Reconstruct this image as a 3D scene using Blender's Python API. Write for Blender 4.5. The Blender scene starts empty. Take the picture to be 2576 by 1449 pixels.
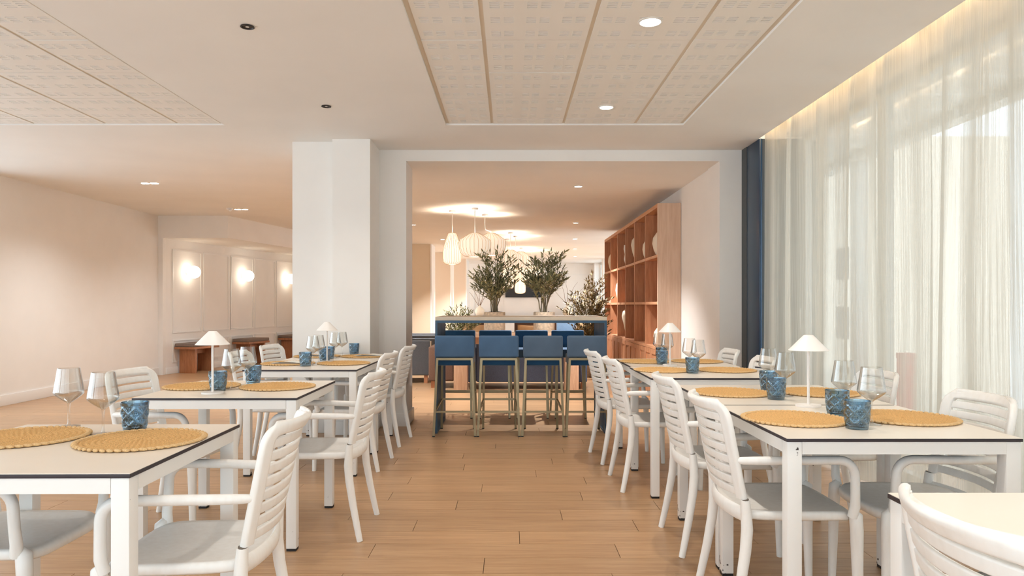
import bpy, bmesh, math, random
from mathutils import Vector, Matrix
random.seed(7)
SC = bpy.context.scene
COL = SC.collection
PI = math.pi
R = math.radians

# ------------------------------------------------------------------ camera
FPX, VPX, VPY, W, H = 1800.0, 1283.0, 768.0, 2576.0, 1449.0
CAM_Z = 1.2
cam = bpy.data.cameras.new('camera')
cam.sensor_width = 36.0
cam.sensor_fit = 'HORIZONTAL'
cam.lens = FPX / W * 36.0
cam.shift_x = -(VPX - W / 2) / W
cam.shift_y = (VPY - H / 2) / W
cam.clip_start = 0.02
cam.clip_end = 400
camo = bpy.data.objects.new('camera', cam)
camo.location = (0, 0, CAM_Z)
camo.rotation_euler = (PI / 2, 0, 0)
COL.objects.link(camo)
SC.camera = camo

# ------------------------------------------------------------------ world, exposure
world = bpy.data.worlds.new('sky')
SC.world = world
world.use_nodes = True
bg = world.node_tree.nodes['Background']
bg.inputs[0].default_value = (0.79, 0.905, 1.0, 1)
bg.inputs[1].default_value = 2.9
vs = SC.view_settings
vs.view_transform = 'Standard'
vs.look = 'None'
vs.gamma = 1.0
vs.use_curve_mapping = False
vs.exposure = 0.56
cy = SC.cycles
cy.max_bounces = 6
cy.diffuse_bounces = 4
cy.glossy_bounces = 2
cy.transmission_bounces = 3
cy.transparent_max_bounces = 16
cy.use_adaptive_sampling = True
cy.adaptive_threshold = 0.09
cy.adaptive_min_samples = 20
cy.light_sampling_threshold = 0.03
cy.caustics_reflective = False
cy.caustics_refractive = False
cy.sample_clamp_indirect = 4.0
cy.use_denoising = True

# light through the long window wall: portals that guide the sky into the room, also through added side and rear windows
def portal(name, loc, rot, sx, sy):
    l = bpy.data.lights.new(name, 'AREA')
    l.shape = 'RECTANGLE'; l.size = sx; l.size_y = sy
    l.cycles.is_portal = True
    o = bpy.data.objects.new(name, l)
    o.location = loc; o.rotation_euler = rot
    COL.objects.link(o)
portal('window_portal', (2.82, 2.1, 1.38), (0, R(90), 0), 2.7, 9.0)
portal('assumed_rear_portal', (-1.9, -2.62, 1.35), (R(90), 0, 0), 7.6, 2.5)
portal('added_side_portal', (-6.27, 3.05, 1.35), (0, R(-90), 0), 2.5, 10.5)
portal('lounge_window_portal', (3.12, 19.1, 1.3), (0, R(90), 0), 2.6, 10.8)

# ------------------------------------------------------------------ helpers
def srgb(r, g, b):
    f = lambda c: ((c / 255 + 0.055) / 1.055) ** 2.4 if c > 10 else c / 255 / 12.92
    return (f(r), f(g), f(b), 1)

class MB:
    def __init__(s): s.bm = bmesh.new()
    def quad(s, pts):
        return s.bm.faces.new([s.bm.verts.new(p) for p in pts])
    def box(s, x0, x1, y0, y1, z0, z1):
        v = [s.bm.verts.new(p) for p in ((x0,y0,z0),(x1,y0,z0),(x1,y1,z0),(x0,y1,z0),(x0,y0,z1),(x1,y0,z1),(x1,y1,z1),(x0,y1,z1))]
        for f in ((3,2,1,0),(4,5,6,7),(0,1,5,4),(1,2,6,5),(2,3,7,6),(3,0,4,7)):
            s.bm.faces.new([v[i] for i in f])
        return s
    def prism(s, poly, z0, z1):
        a = [s.bm.verts.new((p[0], p[1], z0)) for p in poly]
        b = [s.bm.verts.new((p[0], p[1], z1)) for p in poly]
        n = len(poly)
        s.bm.faces.new(a[::-1]); s.bm.faces.new(b)
        for i in range(n):
            s.bm.faces.new((a[i], a[(i+1) % n], b[(i+1) % n], b[i]))
        return s
    def obox(s, c, ax, ay, az, hx, hy, hz):
        c = Vector(c); ax = Vector(ax) * hx; ay = Vector(ay) * hy; az = Vector(az) * hz
        P = []
        for k in (-1, 1):
            for (i, j) in ((-1,-1),(1,-1),(1,1),(-1,1)):
                P.append(s.bm.verts.new(c + ax*i + ay*j + az*k))
        for f in ((3,2,1,0),(4,5,6,7),(0,1,5,4),(1,2,6,5),(2,3,7,6),(3,0,4,7)):
            s.bm.faces.new([P[i] for i in f])
        return s
    def tube(s, pts, rad, n=10, ry=None, up=(0, 0, 1), caps=True):
        """rad: number or list; ry: second radius (elliptic / square), n sides"""
        pts = [Vector(p) for p in pts]
        m = len(pts)
        if not isinstance(rad, (list, tuple)): rad = [rad] * m
        if ry is None: ry = rad
        elif not isinstance(ry, (list, tuple)): ry = [ry] * m
        rings = []
        ref = Vector(up)
        for i in range(m):
            t = (pts[min(i+1, m-1)] - pts[max(i-1, 0)]).normalized()
            u = ref - t * ref.dot(t)
            if u.length < 1e-4:
                u = Vector((1, 0, 0)) - t * t.x
                if u.length < 1e-4: u = Vector((0, 1, 0)) - t * t.y
            u.normalize(); ref = u
            w = t.cross(u)
            off = PI / 4 if n == 4 else 0
            k = math.sqrt(2) if n == 4 else 1
            rings.append([s.bm.verts.new(pts[i] + (u * math.cos(2*PI*j/n + off) * rad[i] + w * math.sin(2*PI*j/n + off) * ry[i]) * k) for j in range(n)])
        for i in range(m - 1):
            for j in range(n):
                s.bm.faces.new((rings[i][j], rings[i][(j+1) % n], rings[i+1][(j+1) % n], rings[i+1][j]))
        if caps:
            s.bm.faces.new(rings[0][::-1]); s.bm.faces.new(rings[-1])
        return s
    def lathe(s, prof, n=32, c=(0, 0, 0), fr=None):
        """prof: (r, z) list; fr(r, z, th) may displace the radius"""
        rings = []
        for (r, z) in prof:
            if r < 1e-6:
                rings.append([s.bm.verts.new((c[0], c[1], c[2] + z))])
            else:
                rings.append([s.bm.verts.new((c[0] + (fr(r, z, 2*PI*j/n) if fr else r) * math.cos(2*PI*j/n), c[1] + (fr(r, z, 2*PI*j/n) if fr else r) * math.sin(2*PI*j/n), c[2] + z)) for j in range(n)])
        for a, b in zip(rings[:-1], rings[1:]):
            for j in range(n):
                k = (j + 1) % n
                if len(a) == 1 and len(b) == 1: continue
                if len(a) == 1: s.bm.faces.new((a[0], b[k], b[j]))
                elif len(b) == 1: s.bm.faces.new((a[j], a[k], b[0]))
                else: s.bm.faces.new((a[j], a[k], b[k], b[j]))
        return s
    def ball(s, c, r, n=16, m=10, sz=1.0):
        s.lathe([(r * math.sin(PI * i / m) if 0 < i < m else 0, -r * sz * math.cos(PI * i / m)) for i in range(m + 1)], n, c)
        return s
    def mesh(s, name, bevel=0, smooth=None, seg=2):
        if bevel:
            bmesh.ops.remove_doubles(s.bm, verts=s.bm.verts, dist=1e-6)
            es = [e for e in s.bm.edges if len(e.link_faces) == 2 and e.calc_face_angle(0) > R(40)]
            bmesh.ops.bevel(s.bm, geom=es, offset=bevel, segments=seg, profile=0.6, affect='EDGES', clamp_overlap=True)
        bmesh.ops.recalc_face_normals(s.bm, faces=s.bm.faces)
        me = bpy.data.meshes.new(name)
        s.bm.to_mesh(me); s.bm.free()
        if smooth is None: smooth = 40 if bevel else 0
        if smooth:
            for p in me.polygons: p.use_smooth = True
            me.set_sharp_from_angle(angle=R(smooth))
        return me
    def build(s, name, m, parent=None, bevel=0, smooth=None, seg=2):
        me = s.mesh(name, bevel, smooth, seg)
        me.materials.append(m)
        return link(name, me, parent)

def link(name, me, parent=None):
    o = bpy.data.objects.new(name, me)
    COL.objects.link(o)
    if parent is not None: o.parent = parent
    return o

def tag(o, label, cat, group=None):
    o['label'] = label; o['category'] = cat
    if group: o['group'] = group
    return o

def thing(name, label, cat, loc=(0, 0, 0), rz=0, group=None):
    o = bpy.data.objects.new(name, None)
    o.empty_display_size = 0.1
    COL.objects.link(o)
    o.location = loc; o.rotation_euler = (0, 0, rz)
    return tag(o, label, cat, group)

def struct(o):
    o['kind'] = 'structure'
    return o

def children(o): return [c for c in bpy.data.objects if c.parent == o]

KIDS = {}
def copy_tree(o, parent=None):
    c = o.copy(); COL.objects.link(c)
    c.parent = parent
    for ch in KIDS.setdefault(o.name, children(o)): copy_tree(ch, c)
    return c

def place(proto, used, label, loc, rz, group):
    """the first placement moves the prototype itself, later ones copy it"""
    o = proto if not used else copy_tree(proto)
    if not used:
        for ch in KIDS.setdefault(proto.name, children(proto)): KIDS.setdefault(ch.name, children(ch))
    o.location = loc; o.rotation_euler = (0, 0, rz)
    o['label'] = label; o['group'] = group
    return o

# ------------------------------------------------------------------ materials
def new_mat(name):
    m = bpy.data.materials.new(name); m.use_nodes = True
    nt = m.node_tree
    return m, nt, nt.nodes['Principled BSDF'], nt.nodes, nt.links

def plain(name, c, rough=0.5, metal=0.0, noise=0.0, scale=20.0, bump=0.0, bscale=80.0, spec=0.5, stretch=None, sheen=0.0):
    m, nt, b, N, L = new_mat(name)
    b.inputs['Base Color'].default_value = c
    b.inputs['Roughness'].default_value = rough
    b.inputs['Metallic'].default_value = metal
    b.inputs['Specular IOR Level'].default_value = spec
    if sheen: b.inputs['Sheen Weight'].default_value = sheen
    tc = N.new('ShaderNodeTexCoord')
    vec = tc.outputs['Object']
    if stretch:
        mp = N.new('ShaderNodeMapping'); mp.inputs['Scale'].default_value = stretch
        L.new(vec, mp.inputs[0]); vec = mp.outputs[0]
    if noise:
        n = N.new('ShaderNodeTexNoise'); n.inputs['Scale'].default_value = scale; n.inputs['Detail'].default_value = 4
        L.new(vec, n.inputs['Vector'])
        r = N.new('ShaderNodeMapRange'); r.inputs[3].default_value = 1 - noise; r.inputs[4].default_value = 1 + noise
        r.inputs[1].default_value = 0.3; r.inputs[2].default_value = 0.7
        L.new(n.outputs['Fac'], r.inputs[0])
        mx = N.new('ShaderNodeVectorMath'); mx.operation = 'SCALE'
        mx.inputs[0].default_value = c[:3]
        L.new(r.outputs[0], mx.inputs['Scale'])
        L.new(mx.outputs[0], b.inputs['Base Color'])
    if bump:
        n2 = N.new('ShaderNodeTexNoise'); n2.inputs['Scale'].default_value = bscale; n2.inputs['Detail'].default_value = 3
        L.new(vec, n2.inputs['Vector'])
        bp = N.new('ShaderNodeBump'); bp.inputs['Strength'].default_value = bump; bp.inputs['Distance'].default_value = 0.004
        L.new(n2.outputs['Fac'], bp.inputs['Height']); L.new(bp.outputs[0], b.inputs['Normal'])
    return m

def wood(name, c1, c2, rough=0.45, scale=(1.2, 14, 14), island=False, vary=0.12):
    """streaky grain along the axis whose scale is small"""
    m, nt, b, N, L = new_mat(name)
    b.inputs['Roughness'].default_value = rough
    tc = N.new('ShaderNodeTexCoord')
    info = N.new('ShaderNodeObjectInfo')
    rnd = info.outputs['Random']
    if island:
        g = N.new('ShaderNodeNewGeometry'); rnd = g.outputs['Random Per Island']
    off = N.new('ShaderNodeMath'); off.operation = 'MULTIPLY'; off.inputs[1].default_value = 37.0
    L.new(rnd, off.inputs[0])
    add = N.new('ShaderNodeVectorMath'); add.operation = 'ADD'
    L.new(tc.outputs['Object'], add.inputs[0]); L.new(off.outputs[0], add.inputs[1])
    mp = N.new('ShaderNodeMapping'); mp.inputs['Scale'].default_value = scale
    L.new(add.outputs[0], mp.inputs[0])
    n = N.new('ShaderNodeTexNoise'); n.inputs['Scale'].default_value = 2.2; n.inputs['Detail'].default_value = 6; n.inputs['Roughness'].default_value = 0.6
    n.inputs['Distortion'].default_value = 0.6
    L.new(mp.outputs[0], n.inputs['Vector'])
    n2 = N.new('ShaderNodeTexNoise'); n2.inputs['Scale'].default_value = 12; n2.inputs['Detail'].default_value = 3
    L.new(mp.outputs[0], n2.inputs['Vector'])
    avg = N.new('ShaderNodeMath'); avg.operation = 'MULTIPLY_ADD'; avg.inputs[1].default_value = 0.35
    L.new(n2.outputs['Fac'], avg.inputs[0]); L.new(n.outputs['Fac'], avg.inputs[2])
    ramp = N.new('ShaderNodeValToRGB')
    ramp.color_ramp.elements[0].position = 0.40; ramp.color_ramp.elements[0].color = c1
    ramp.color_ramp.elements[1].position = 0.95; ramp.color_ramp.elements[1].color = c2
    L.new(avg.outputs[0], ramp.inputs[0])
    r = N.new('ShaderNodeMapRange'); r.inputs[3].default_value = 1 - vary; r.inputs[4].default_value = 1 + vary
    L.new(rnd, r.inputs[0])
    mx = N.new('ShaderNodeVectorMath'); mx.operation = 'SCALE'
    L.new(ramp.outputs[0], mx.inputs[0]); L.new(r.outputs[0], mx.inputs['Scale'])
    L.new(mx.outputs[0], b.inputs['Base Color'])
    bp = N.new('ShaderNodeBump'); bp.inputs['Strength'].default_value = 0.08; bp.inputs['Distance'].default_value = 0.003
    L.new(n2.outputs['Fac'], bp.inputs['Height']); L.new(bp.outputs[0], b.inputs['Normal'])
    return m

def emit(name, c, s):
    m, nt, b, N, L = new_mat(name)
    b.inputs['Base Color'].default_value = c
    b.inputs['Emission Color'].default_value = c
    b.inputs['Emission Strength'].default_value = s
    return m

def thin_glass(name, c=(1, 1, 1, 1), f0=0.06, rough=0.02, haze=0.0):
    """a thin clear sheet: mostly see-through, mirror-like towards grazing"""
    m, nt, b, N, L = new_mat(name)
    out = N['Material Output']
    tr = N.new('ShaderNodeBsdfTransparent'); tr.inputs[0].default_value = c
    gl = N.new('ShaderNodeBsdfGlossy'); gl.inputs['Roughness'].default_value = rough
    lw = N.new('ShaderNodeLayerWeight'); lw.inputs['Blend'].default_value = 0.4
    rr = N.new('ShaderNodeMapRange'); rr.inputs[3].default_value = f0; rr.inputs[4].default_value = 0.85
    L.new(lw.outputs['Facing'], rr.inputs[0])
    pw = N.new('ShaderNodeMath'); pw.operation = 'POWER'; pw.inputs[1].default_value = 1.6
    L.new(rr.outputs[0], pw.inputs[0])
    mx = N.new('ShaderNodeMixShader')
    L.new(pw.outputs[0], mx.inputs[0]); L.new(tr.outputs[0], mx.inputs[1]); L.new(gl.outputs[0], mx.inputs[2])
    L.new(mx.outputs[0], out.inputs[0])
    return m

M = {}
M['wall'] = plain('wall_paint', srgb(240, 235, 229), 0.75, noise=0.015, scale=3, bump=0.03, bscale=60)
M['ceil'] = plain('ceiling_paint', srgb(240, 236, 231), 0.8, noise=0.02, scale=1.5)
M['tile'] = plain('ceiling_tile_board', srgb(240, 234, 226), 0.7)
M['void_shade'] = plain('tile_void_shade', srgb(80, 68, 58), 0.9)  # dark tone standing in for the shade behind the tile slots
M['gridbar'] = plain('grid_bar_metal', srgb(222, 208, 188), 0.5)
M['base'] = plain('baseboard_paint', srgb(238, 234, 229), 0.45)
M['tan_wall'] = plain('tan_wall_paint', srgb(226, 208, 182), 0.75)
M['tan2'] = plain('sand_wall_paint', srgb(222, 204, 184), 0.75)
M['floor'] = wood('floor_plank_wood', srgb(166, 126, 90), srgb(200, 162, 122), 0.33, (1.0, 16, 16), vary=0.07)
M['floor_i'] = wood('floor_plank_wood_field', srgb(166, 126, 90), srgb(200, 162, 122), 0.33, (1.0, 16, 16), island=True, vary=0.07)
M['joint'] = plain('floor_joint', srgb(112, 82, 58), 0.8)

def chair_plastic():
    m, nt, b, N, L = new_mat('white_chair_plastic')
    b.inputs['Roughness'].default_value = 0.42
    tc = N.new('ShaderNodeTexCoord'); info = N.new('ShaderNodeObjectInfo')
    add = N.new('ShaderNodeVectorMath'); add.operation = 'ADD'
    L.new(tc.outputs['Object'], add.inputs[0]); L.new(info.outputs['Location'], add.inputs[1])
    mp = N.new('ShaderNodeMapping'); mp.inputs['Scale'].default_value = (30, 30, 7)
    L.new(add.outputs[0], mp.inputs[0])
    n = N.new('ShaderNodeTexNoise'); n.inputs['Scale'].default_value = 1.6; n.inputs['Detail'].default_value = 5
    L.new(mp.outputs[0], n.inputs['Vector'])
    ramp = N.new('ShaderNodeValToRGB')
    e = ramp.color_ramp.elements
    e[0].position = 0.17; e[0].color = srgb(150, 142, 132)
    e[1].position = 0.24; e[1].color = srgb(236, 231, 224)
    e2 = e.new(0.75); e2.color = srgb(243, 240, 235)
    L.new(n.outputs['Fac'], ramp.inputs[0]); L.new(ramp.outputs[0], b.inputs['Base Color'])
    return m
M['chair'] = chair_plastic()
M['seam'] = plain('dark_seam', srgb(110, 100, 90), 0.8)

def table_metal():
    m, nt, b, N, L = new_mat('white_table_metal')
    b.inputs['Roughness'].default_value = 0.4
    tc = N.new('ShaderNodeTexCoord')
    n = N.new('ShaderNodeTexNoise'); n.inputs['Scale'].default_value = 24; n.inputs['Detail'].default_value = 4
    L.new(tc.outputs['Object'], n.inputs['Vector'])
    sp = N.new('ShaderNodeSeparateXYZ'); L.new(tc.outputs['Object'], sp.inputs[0])
    mr = N.new('ShaderNodeMapRange')      # chips gather near the foot
    mr.inputs[1].default_value = 0.10; mr.inputs[2].default_value = 0.0; mr.inputs[3].default_value = 0.0; mr.inputs[4].default_value = 0.24
    L.new(sp.outputs['Z'], mr.inputs[0])
    sub = N.new('ShaderNodeMath'); sub.operation = 'SUBTRACT'
    L.new(n.outputs['Fac'], sub.inputs[0]); L.new(mr.outputs[0], sub.inputs[1])
    ramp = N.new('ShaderNodeValToRGB')
    e = ramp.color_ramp.elements
    e[0].position = 0.24; e[0].color = srgb(60, 45, 38)
    e[1].position = 0.27; e[1].color = srgb(238, 235, 230)
    L.new(sub.outputs[0], ramp.inputs[0]); L.new(ramp.outputs[0], b.inputs['Base Color'])
    return m
M['tmetal'] = table_metal()
M['core'] = plain('dark_compact_core', srgb(48, 38, 42), 0.5)
M['lam'] = plain('pale_laminate', srgb(240, 229, 214), 0.28, noise=0.01, scale=6)
M['cap'] = plain('black_foot_cap', srgb(28, 24, 22), 0.6)
M['jute'] = plain('jute_braid', srgb(224, 178, 118), 0.85, noise=0.20, scale=330, bump=0.6, bscale=420, spec=0.2)
M['jute_rim'] = plain('jute_rim_braid', srgb(228, 190, 138), 0.85, noise=0.20, scale=300, bump=0.6, bscale=400, spec=0.2)
M['wglass'] = thin_glass('clear_wine_glass', (0.96, 0.96, 0.95, 1), 0.12)
M['pane'] = thin_glass('window_glass', (0.97, 0.98, 0.98, 1), 0.03)
def blue_glass():
    m, nt, b, N, L = new_mat('blue_pressed_glass')
    out = N['Material Output']
    lw = N.new('ShaderNodeLayerWeight'); lw.inputs['Blend'].default_value = 0.45
    tint = N.new('ShaderNodeValToRGB')       # deeper blue where the wall is seen edge on
    tint.color_ramp.elements[0].position = 0.05; tint.color_ramp.elements[0].color = srgb(200, 220, 231)
    tint.color_ramp.elements[1].position = 0.80; tint.color_ramp.elements[1].color = srgb(58, 98, 124)
    L.new(lw.outputs['Facing'], tint.inputs[0])
    t = N.new('ShaderNodeBsdfTransparent'); L.new(tint.outputs[0], t.inputs[0])
    g = N.new('ShaderNodeBsdfGlossy'); g.inputs['Roughness'].default_value = 0.05; g.inputs['Color'].default_value = srgb(220, 236, 246)
    rr_ = N.new('ShaderNodeMapRange'); rr_.inputs[3].default_value = 0.10; rr_.inputs[4].default_value = 0.60
    L.new(lw.outputs['Facing'], rr_.inputs[0])
    mx = N.new('ShaderNodeMixShader')
    L.new(rr_.outputs[0], mx.inputs[0]); L.new(t.outputs[0], mx.inputs[1]); L.new(g.outputs[0], mx.inputs[2]); L.new(mx.outputs[0], out.inputs[0])
    return m
M['bglass'] = blue_glass()
M['lampwhite'] = plain('white_lamp_metal', srgb(240, 234, 228), 0.45)
M['napkin'] = plain('napkin_paper', srgb(238, 236, 226), 0.8)
M['velvet'] = plain('blue_velvet', srgb(76, 104, 134), 0.8, noise=0.10, scale=5, bump=0.15, bscale=300, sheen=0.35, spec=0.2)
M['velvet_g'] = plain('grey_blue_velvet', srgb(84, 102, 122), 0.8, noise=0.10, scale=5, bump=0.15, bscale=300, sheen=0.3, spec=0.2)
M['velvet_d'] = plain('deep_blue_velvet', srgb(30, 76, 112), 0.7, noise=0.10, scale=5, sheen=0.4, spec=0.2)
M['bronze'] = plain('bronze_tube', srgb(150, 134, 104), 0.38, metal=0.75)
M['barblue'] = plain('blue_bar_paint', srgb(42, 74, 98), 0.4, metal=0.1)
M['bartop'] = plain('greige_stone_top', srgb(208, 190, 168), 0.5, noise=0.06, scale=8)
M['oak'] = wood('light_oak', srgb(180, 138, 108), srgb(216, 178, 146), 0.5, (14, 14, 1.2))
M['shelfw'] = wood('cherry_shelf_wood', srgb(170, 110, 74), srgb(210, 154, 114), 0.5, (12, 12, 1.0), vary=0.05)
M['shelfw_h'] = wood('cherry_shelf_wood_level', srgb(186, 126, 88), srgb(220, 166, 126), 0.5, (12, 1.0, 12), vary=0.05)
M['shelf_end'] = wood('pale_shelf_end_wood', srgb(206, 168, 140), srgb(228, 198, 172), 0.5, (12, 12, 0.8), vary=0.0)
M['cream'] = plain('cream_ceramic', srgb(238, 224, 202), 0.55)
M['ridge'] = plain('white_ridged_glass', srgb(236, 230, 222), 0.2)
M['benchw'] = wood('bench_wood', srgb(150, 92, 58), srgb(190, 130, 88), 0.5, (12, 12, 1.5))
M['taupe'] = plain('taupe_cushion', srgb(128, 110, 98), 0.9, noise=0.08, scale=60, bump=0.2, bscale=250)
M['greysofa'] = plain('charcoal_upholstery', srgb(86, 86, 88), 0.9, noise=0.10, scale=80, bump=0.2, bscale=300)
M['beige'] = plain('beige_upholstery', srgb(206, 184, 158), 0.9, bump=0.2, bscale=300)
M['bluesofa'] = plain('slate_blue_upholstery', srgb(92, 106, 136), 0.9, noise=0.10, scale=80, bump=0.2, bscale=300)
M['brownsofa'] = plain('brown_upholstery', srgb(108, 80, 64), 0.9, noise=0.08, scale=60)
M['tanpillow'] = plain('tan_pillow_cloth', srgb(184, 146, 104), 0.9, noise=0.08, scale=60)
M['lightblue'] = plain('pale_blue_upholstery', srgb(120, 142, 164), 0.9, noise=0.06, scale=60)
M['stone_pot'] = plain('speckled_stone_pot', srgb(206, 188, 164), 0.8, noise=0.22, scale=34)
M['soil'] = plain('bark_soil', srgb(78, 52, 40), 0.95, noise=0.4, scale=60, bump=0.6, bscale=80)
M['stem'] = plain('pale_stem_bark', srgb(142, 130, 104), 0.8)
M['twig'] = plain('brown_twig', srgb(138, 104, 80), 0.8)
def leaf_mat(name, a, bcol):
    m, nt, b, N, L = new_mat(name)
    g = N.new('ShaderNodeNewGeometry')
    ramp = N.new('ShaderNodeValToRGB')
    ramp.color_ramp.elements[0].color = a; ramp.color_ramp.elements[1].color = bcol
    L.new(g.outputs['Random Per Island'], ramp.inputs[0]); L.new(ramp.outputs[0], b.inputs['Base Color'])
    b.inputs['Roughness'].default_value = 0.5
    return m
M['leaf'] = leaf_mat('olive_leaf', srgb(92, 96, 64), srgb(182, 180, 136))
M['leaf_b'] = leaf_mat('bronze_olive_leaf', srgb(88, 70, 40), srgb(160, 136, 84))
M['tv'] = plain('black_tv_screen', srgb(22, 20, 22), 0.2)
M['navy'] = plain('reflected_blue_metal', srgb(22, 54, 80), 0.3, metal=0.0, noise=0.12, scale=2)  # blue of a reflection put into the base colour
M['slate'] = plain('slate_grey_metal', srgb(76, 78, 78), 0.6)
M['alu'] = plain('pale_window_frame', srgb(225, 222, 216), 0.5)
M['terr'] = plain('terrace_stone', srgb(215, 205, 190), 0.8)
M['facade'] = plain('cream_facade', srgb(228, 214, 196), 0.9)
M['facade_dark'] = plain('facade_recess', srgb(150, 142, 134), 0.9)
M['redcloth'] = plain('red_outdoor_paint', srgb(206, 60, 62), 0.8)
M['dl_on'] = emit('lit_downlight_lens', (1.0, 0.93, 0.82, 1), 14.0)
M['dl_dark'] = plain('dark_spot_baffle', srgb(40, 32, 28), 0.5)
M['globe'] = emit('lit_opal_globe', (1.0, 0.91, 0.76, 1), 4.5)
M['led'] = emit('warm_led_strip', (1.0, 0.78, 0.50, 1), 10.0)

def pendant_mat(name, s):
    m, nt, b, N, L = new_mat(name)
    b.inputs['Base Color'].default_value = srgb(244, 226, 200)
    b.inputs['Roughness'].default_value = 0.8
    b.inputs['Emission Color'].default_value = (1.0, 0.88, 0.72, 1)
    b.inputs['Emission Strength'].default_value = s
    return m
M['pend'] = pendant_mat('glowing_fabric_shade', 0.42)
M['pend_hot'] = pendant_mat('bright_fabric_shade', 0.62)
M['rib'] = plain('shade_rib', srgb(206, 172, 132), 0.8)

def curtain_mat():
    m, nt, b, N, L = new_mat('sheer_linen')
    out = N['Material Output']
    tc = N.new('ShaderNodeTexCoord')
    mp = N.new('ShaderNodeMapping'); mp.inputs['Scale'].default_value = (0.0, 210, 1.2)
    L.new(tc.outputs['Object'], mp.inputs[0])
    n = N.new('ShaderNodeTexNoise'); n.inputs['Scale'].default_value = 1.0; n.inputs['Detail'].default_value = 3
    L.new(mp.outputs[0], n.inputs['Vector'])
    mr = N.new('ShaderNodeMapRange'); mr.inputs[1].default_value = 0.3; mr.inputs[2].default_value = 0.7
    mr.inputs[3].default_value = 0.02; mr.inputs[4].default_value = 0.36
    mpb = N.new('ShaderNodeMapping'); mpb.inputs['Scale'].default_value = (0.0, 6.5, 0.12)
    L.new(tc.outputs['Object'], mpb.inputs[0])
    nb = N.new('ShaderNodeTexNoise'); nb.inputs['Scale'].default_value = 1.0; nb.inputs['Detail'].default_value = 1
    L.new(mpb.outputs[0], nb.inputs['Vector'])
    ad = N.new('ShaderNodeMath'); ad.operation = 'MULTIPLY_ADD'; ad.inputs[1].default_value = 1.5; ad.use_clamp = True
    L.new(nb.outputs['Fac'], ad.inputs[0]); 
    hf = N.new('ShaderNodeMath'); hf.operation = 'MULTIPLY_ADD'; hf.inputs[1].default_value = 0.9; hf.inputs[2].default_value = -0.72
    L.new(n.outputs['Fac'], hf.inputs[0]); L.new(hf.outputs[0], ad.inputs[2])
    L.new(ad.outputs[0], mr.inputs[0])
    tr = N.new('ShaderNodeBsdfTransparent')
    tl = N.new('ShaderNodeBsdfTranslucent'); tl.inputs[0].default_value = srgb(190, 180, 164)
    df = N.new('ShaderNodeBsdfDiffuse'); df.inputs[0].default_value = srgb(206, 196, 180)
    m1 = N.new('ShaderNodeMixShader'); m1.inputs[0].default_value = 0.5
    L.new(tl.outputs[0], m1.inputs[1]); L.new(df.outputs[0], m1.inputs[2])
    m2 = N.new('ShaderNodeMixShader')
    L.new(mr.outputs[0], m2.inputs[0]); L.new(m1.outputs[0], m2.inputs[1]); L.new(tr.outputs[0], m2.inputs[2])
    L.new(m2.outputs[0], out.inputs[0])
    return m
M['curtain'] = curtain_mat()

# ------------------------------------------------------------------ floor
CH = 2.74       # dining room ceiling
LH = 2.63       # lounge ceiling
fl = MB().box(-7.2, 3.2, -2.6, 25.2, -0.16, -0.012).build('floor', M['joint'])
struct(fl)
PL, PW, GAP = 1.2, 0.2, 0.0028
plank_me = MB().box(-PL/2 + GAP/2, PL/2 - GAP/2, -PW/2 + GAP/2, PW/2 - GAP/2, -0.012, 0.0).mesh('plank')
plank_me.materials.append(M['floor'])
field = MB()
rows = int(27.4 / PW)
rr = random.Random(3)
nplank = 0
for i in range(rows):
    yc = -2.4 + PW * (i + 0.5)
    off = (i * 0.43 + rr.random() * 0.2) % 1 * PL
    x = -7.1 - off
    while x < 3.1:
        x0, x1 = max(x, -7.1), min(x + PL, 3.1)
        near = 2.9 < yc < 7.75 and (x1 > -0.72 * yc - 0.15) and (x0 < 0.72 * yc + 0.15) and x1 - x0 > 1.19 and x1 < 2.95
        if near:
            o = link('plank', plank_me, fl); o.location = (x + PL/2, yc, 0); nplank += 1
        elif x1 - x0 > 0.02:
            field.box(x0 + GAP/2, x1 - GAP/2, yc - PW/2 + GAP/2, yc + PW/2 - GAP/2, -0.012, 0.0)
        x += PL
pf = field.build('plank_field', M['floor_i'], fl)
pf['kind'] = 'stuff'

# ------------------------------------------------------------------ ceiling with two tiled recesses
TY = [2.415, 3.005, 3.595, 4.185, 4.775, 5.365, 5.955, 6.12]
PR = [-0.55, -0.153, 0.456, 1.066, 1.48]
PLX = [-4.47, -4.06, -3.45, -2.835, -2.44]
cm = MB()
y0, y1 = TY[0], TY[-1]
zt = CH + 0.12
EDGE = 2.30
for (a, b, c, d) in ((-6.25, EDGE, -2.6, y0), (-6.25, PLX[0], y0, y1), (PLX[-1], PR[0], y0, y1), (PR[-1], EDGE, y0, y1), (-6.25, EDGE, y1, 7.1), (EDGE, 2.9, 6.62, 7.1), (-6.25, -2.0, 7.1, 7.55)):
    cm.box(a, b, c, d, CH, zt)
cm.prism([(-6.25, 7.55), (-2.0, 7.55), (-3.0, 11.0), (-3.2, 16.7), (-3.2, 17.2), (-6.25, 17.2)], CH, zt)
ceil = struct(cm.build('ceiling', M['ceil']))
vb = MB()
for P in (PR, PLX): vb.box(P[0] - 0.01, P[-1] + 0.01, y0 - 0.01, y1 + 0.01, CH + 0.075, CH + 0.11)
vb.build('void_shade_sheet', M['void_shade'], ceil)  # dark sheet in place of the shade above the slots

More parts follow.
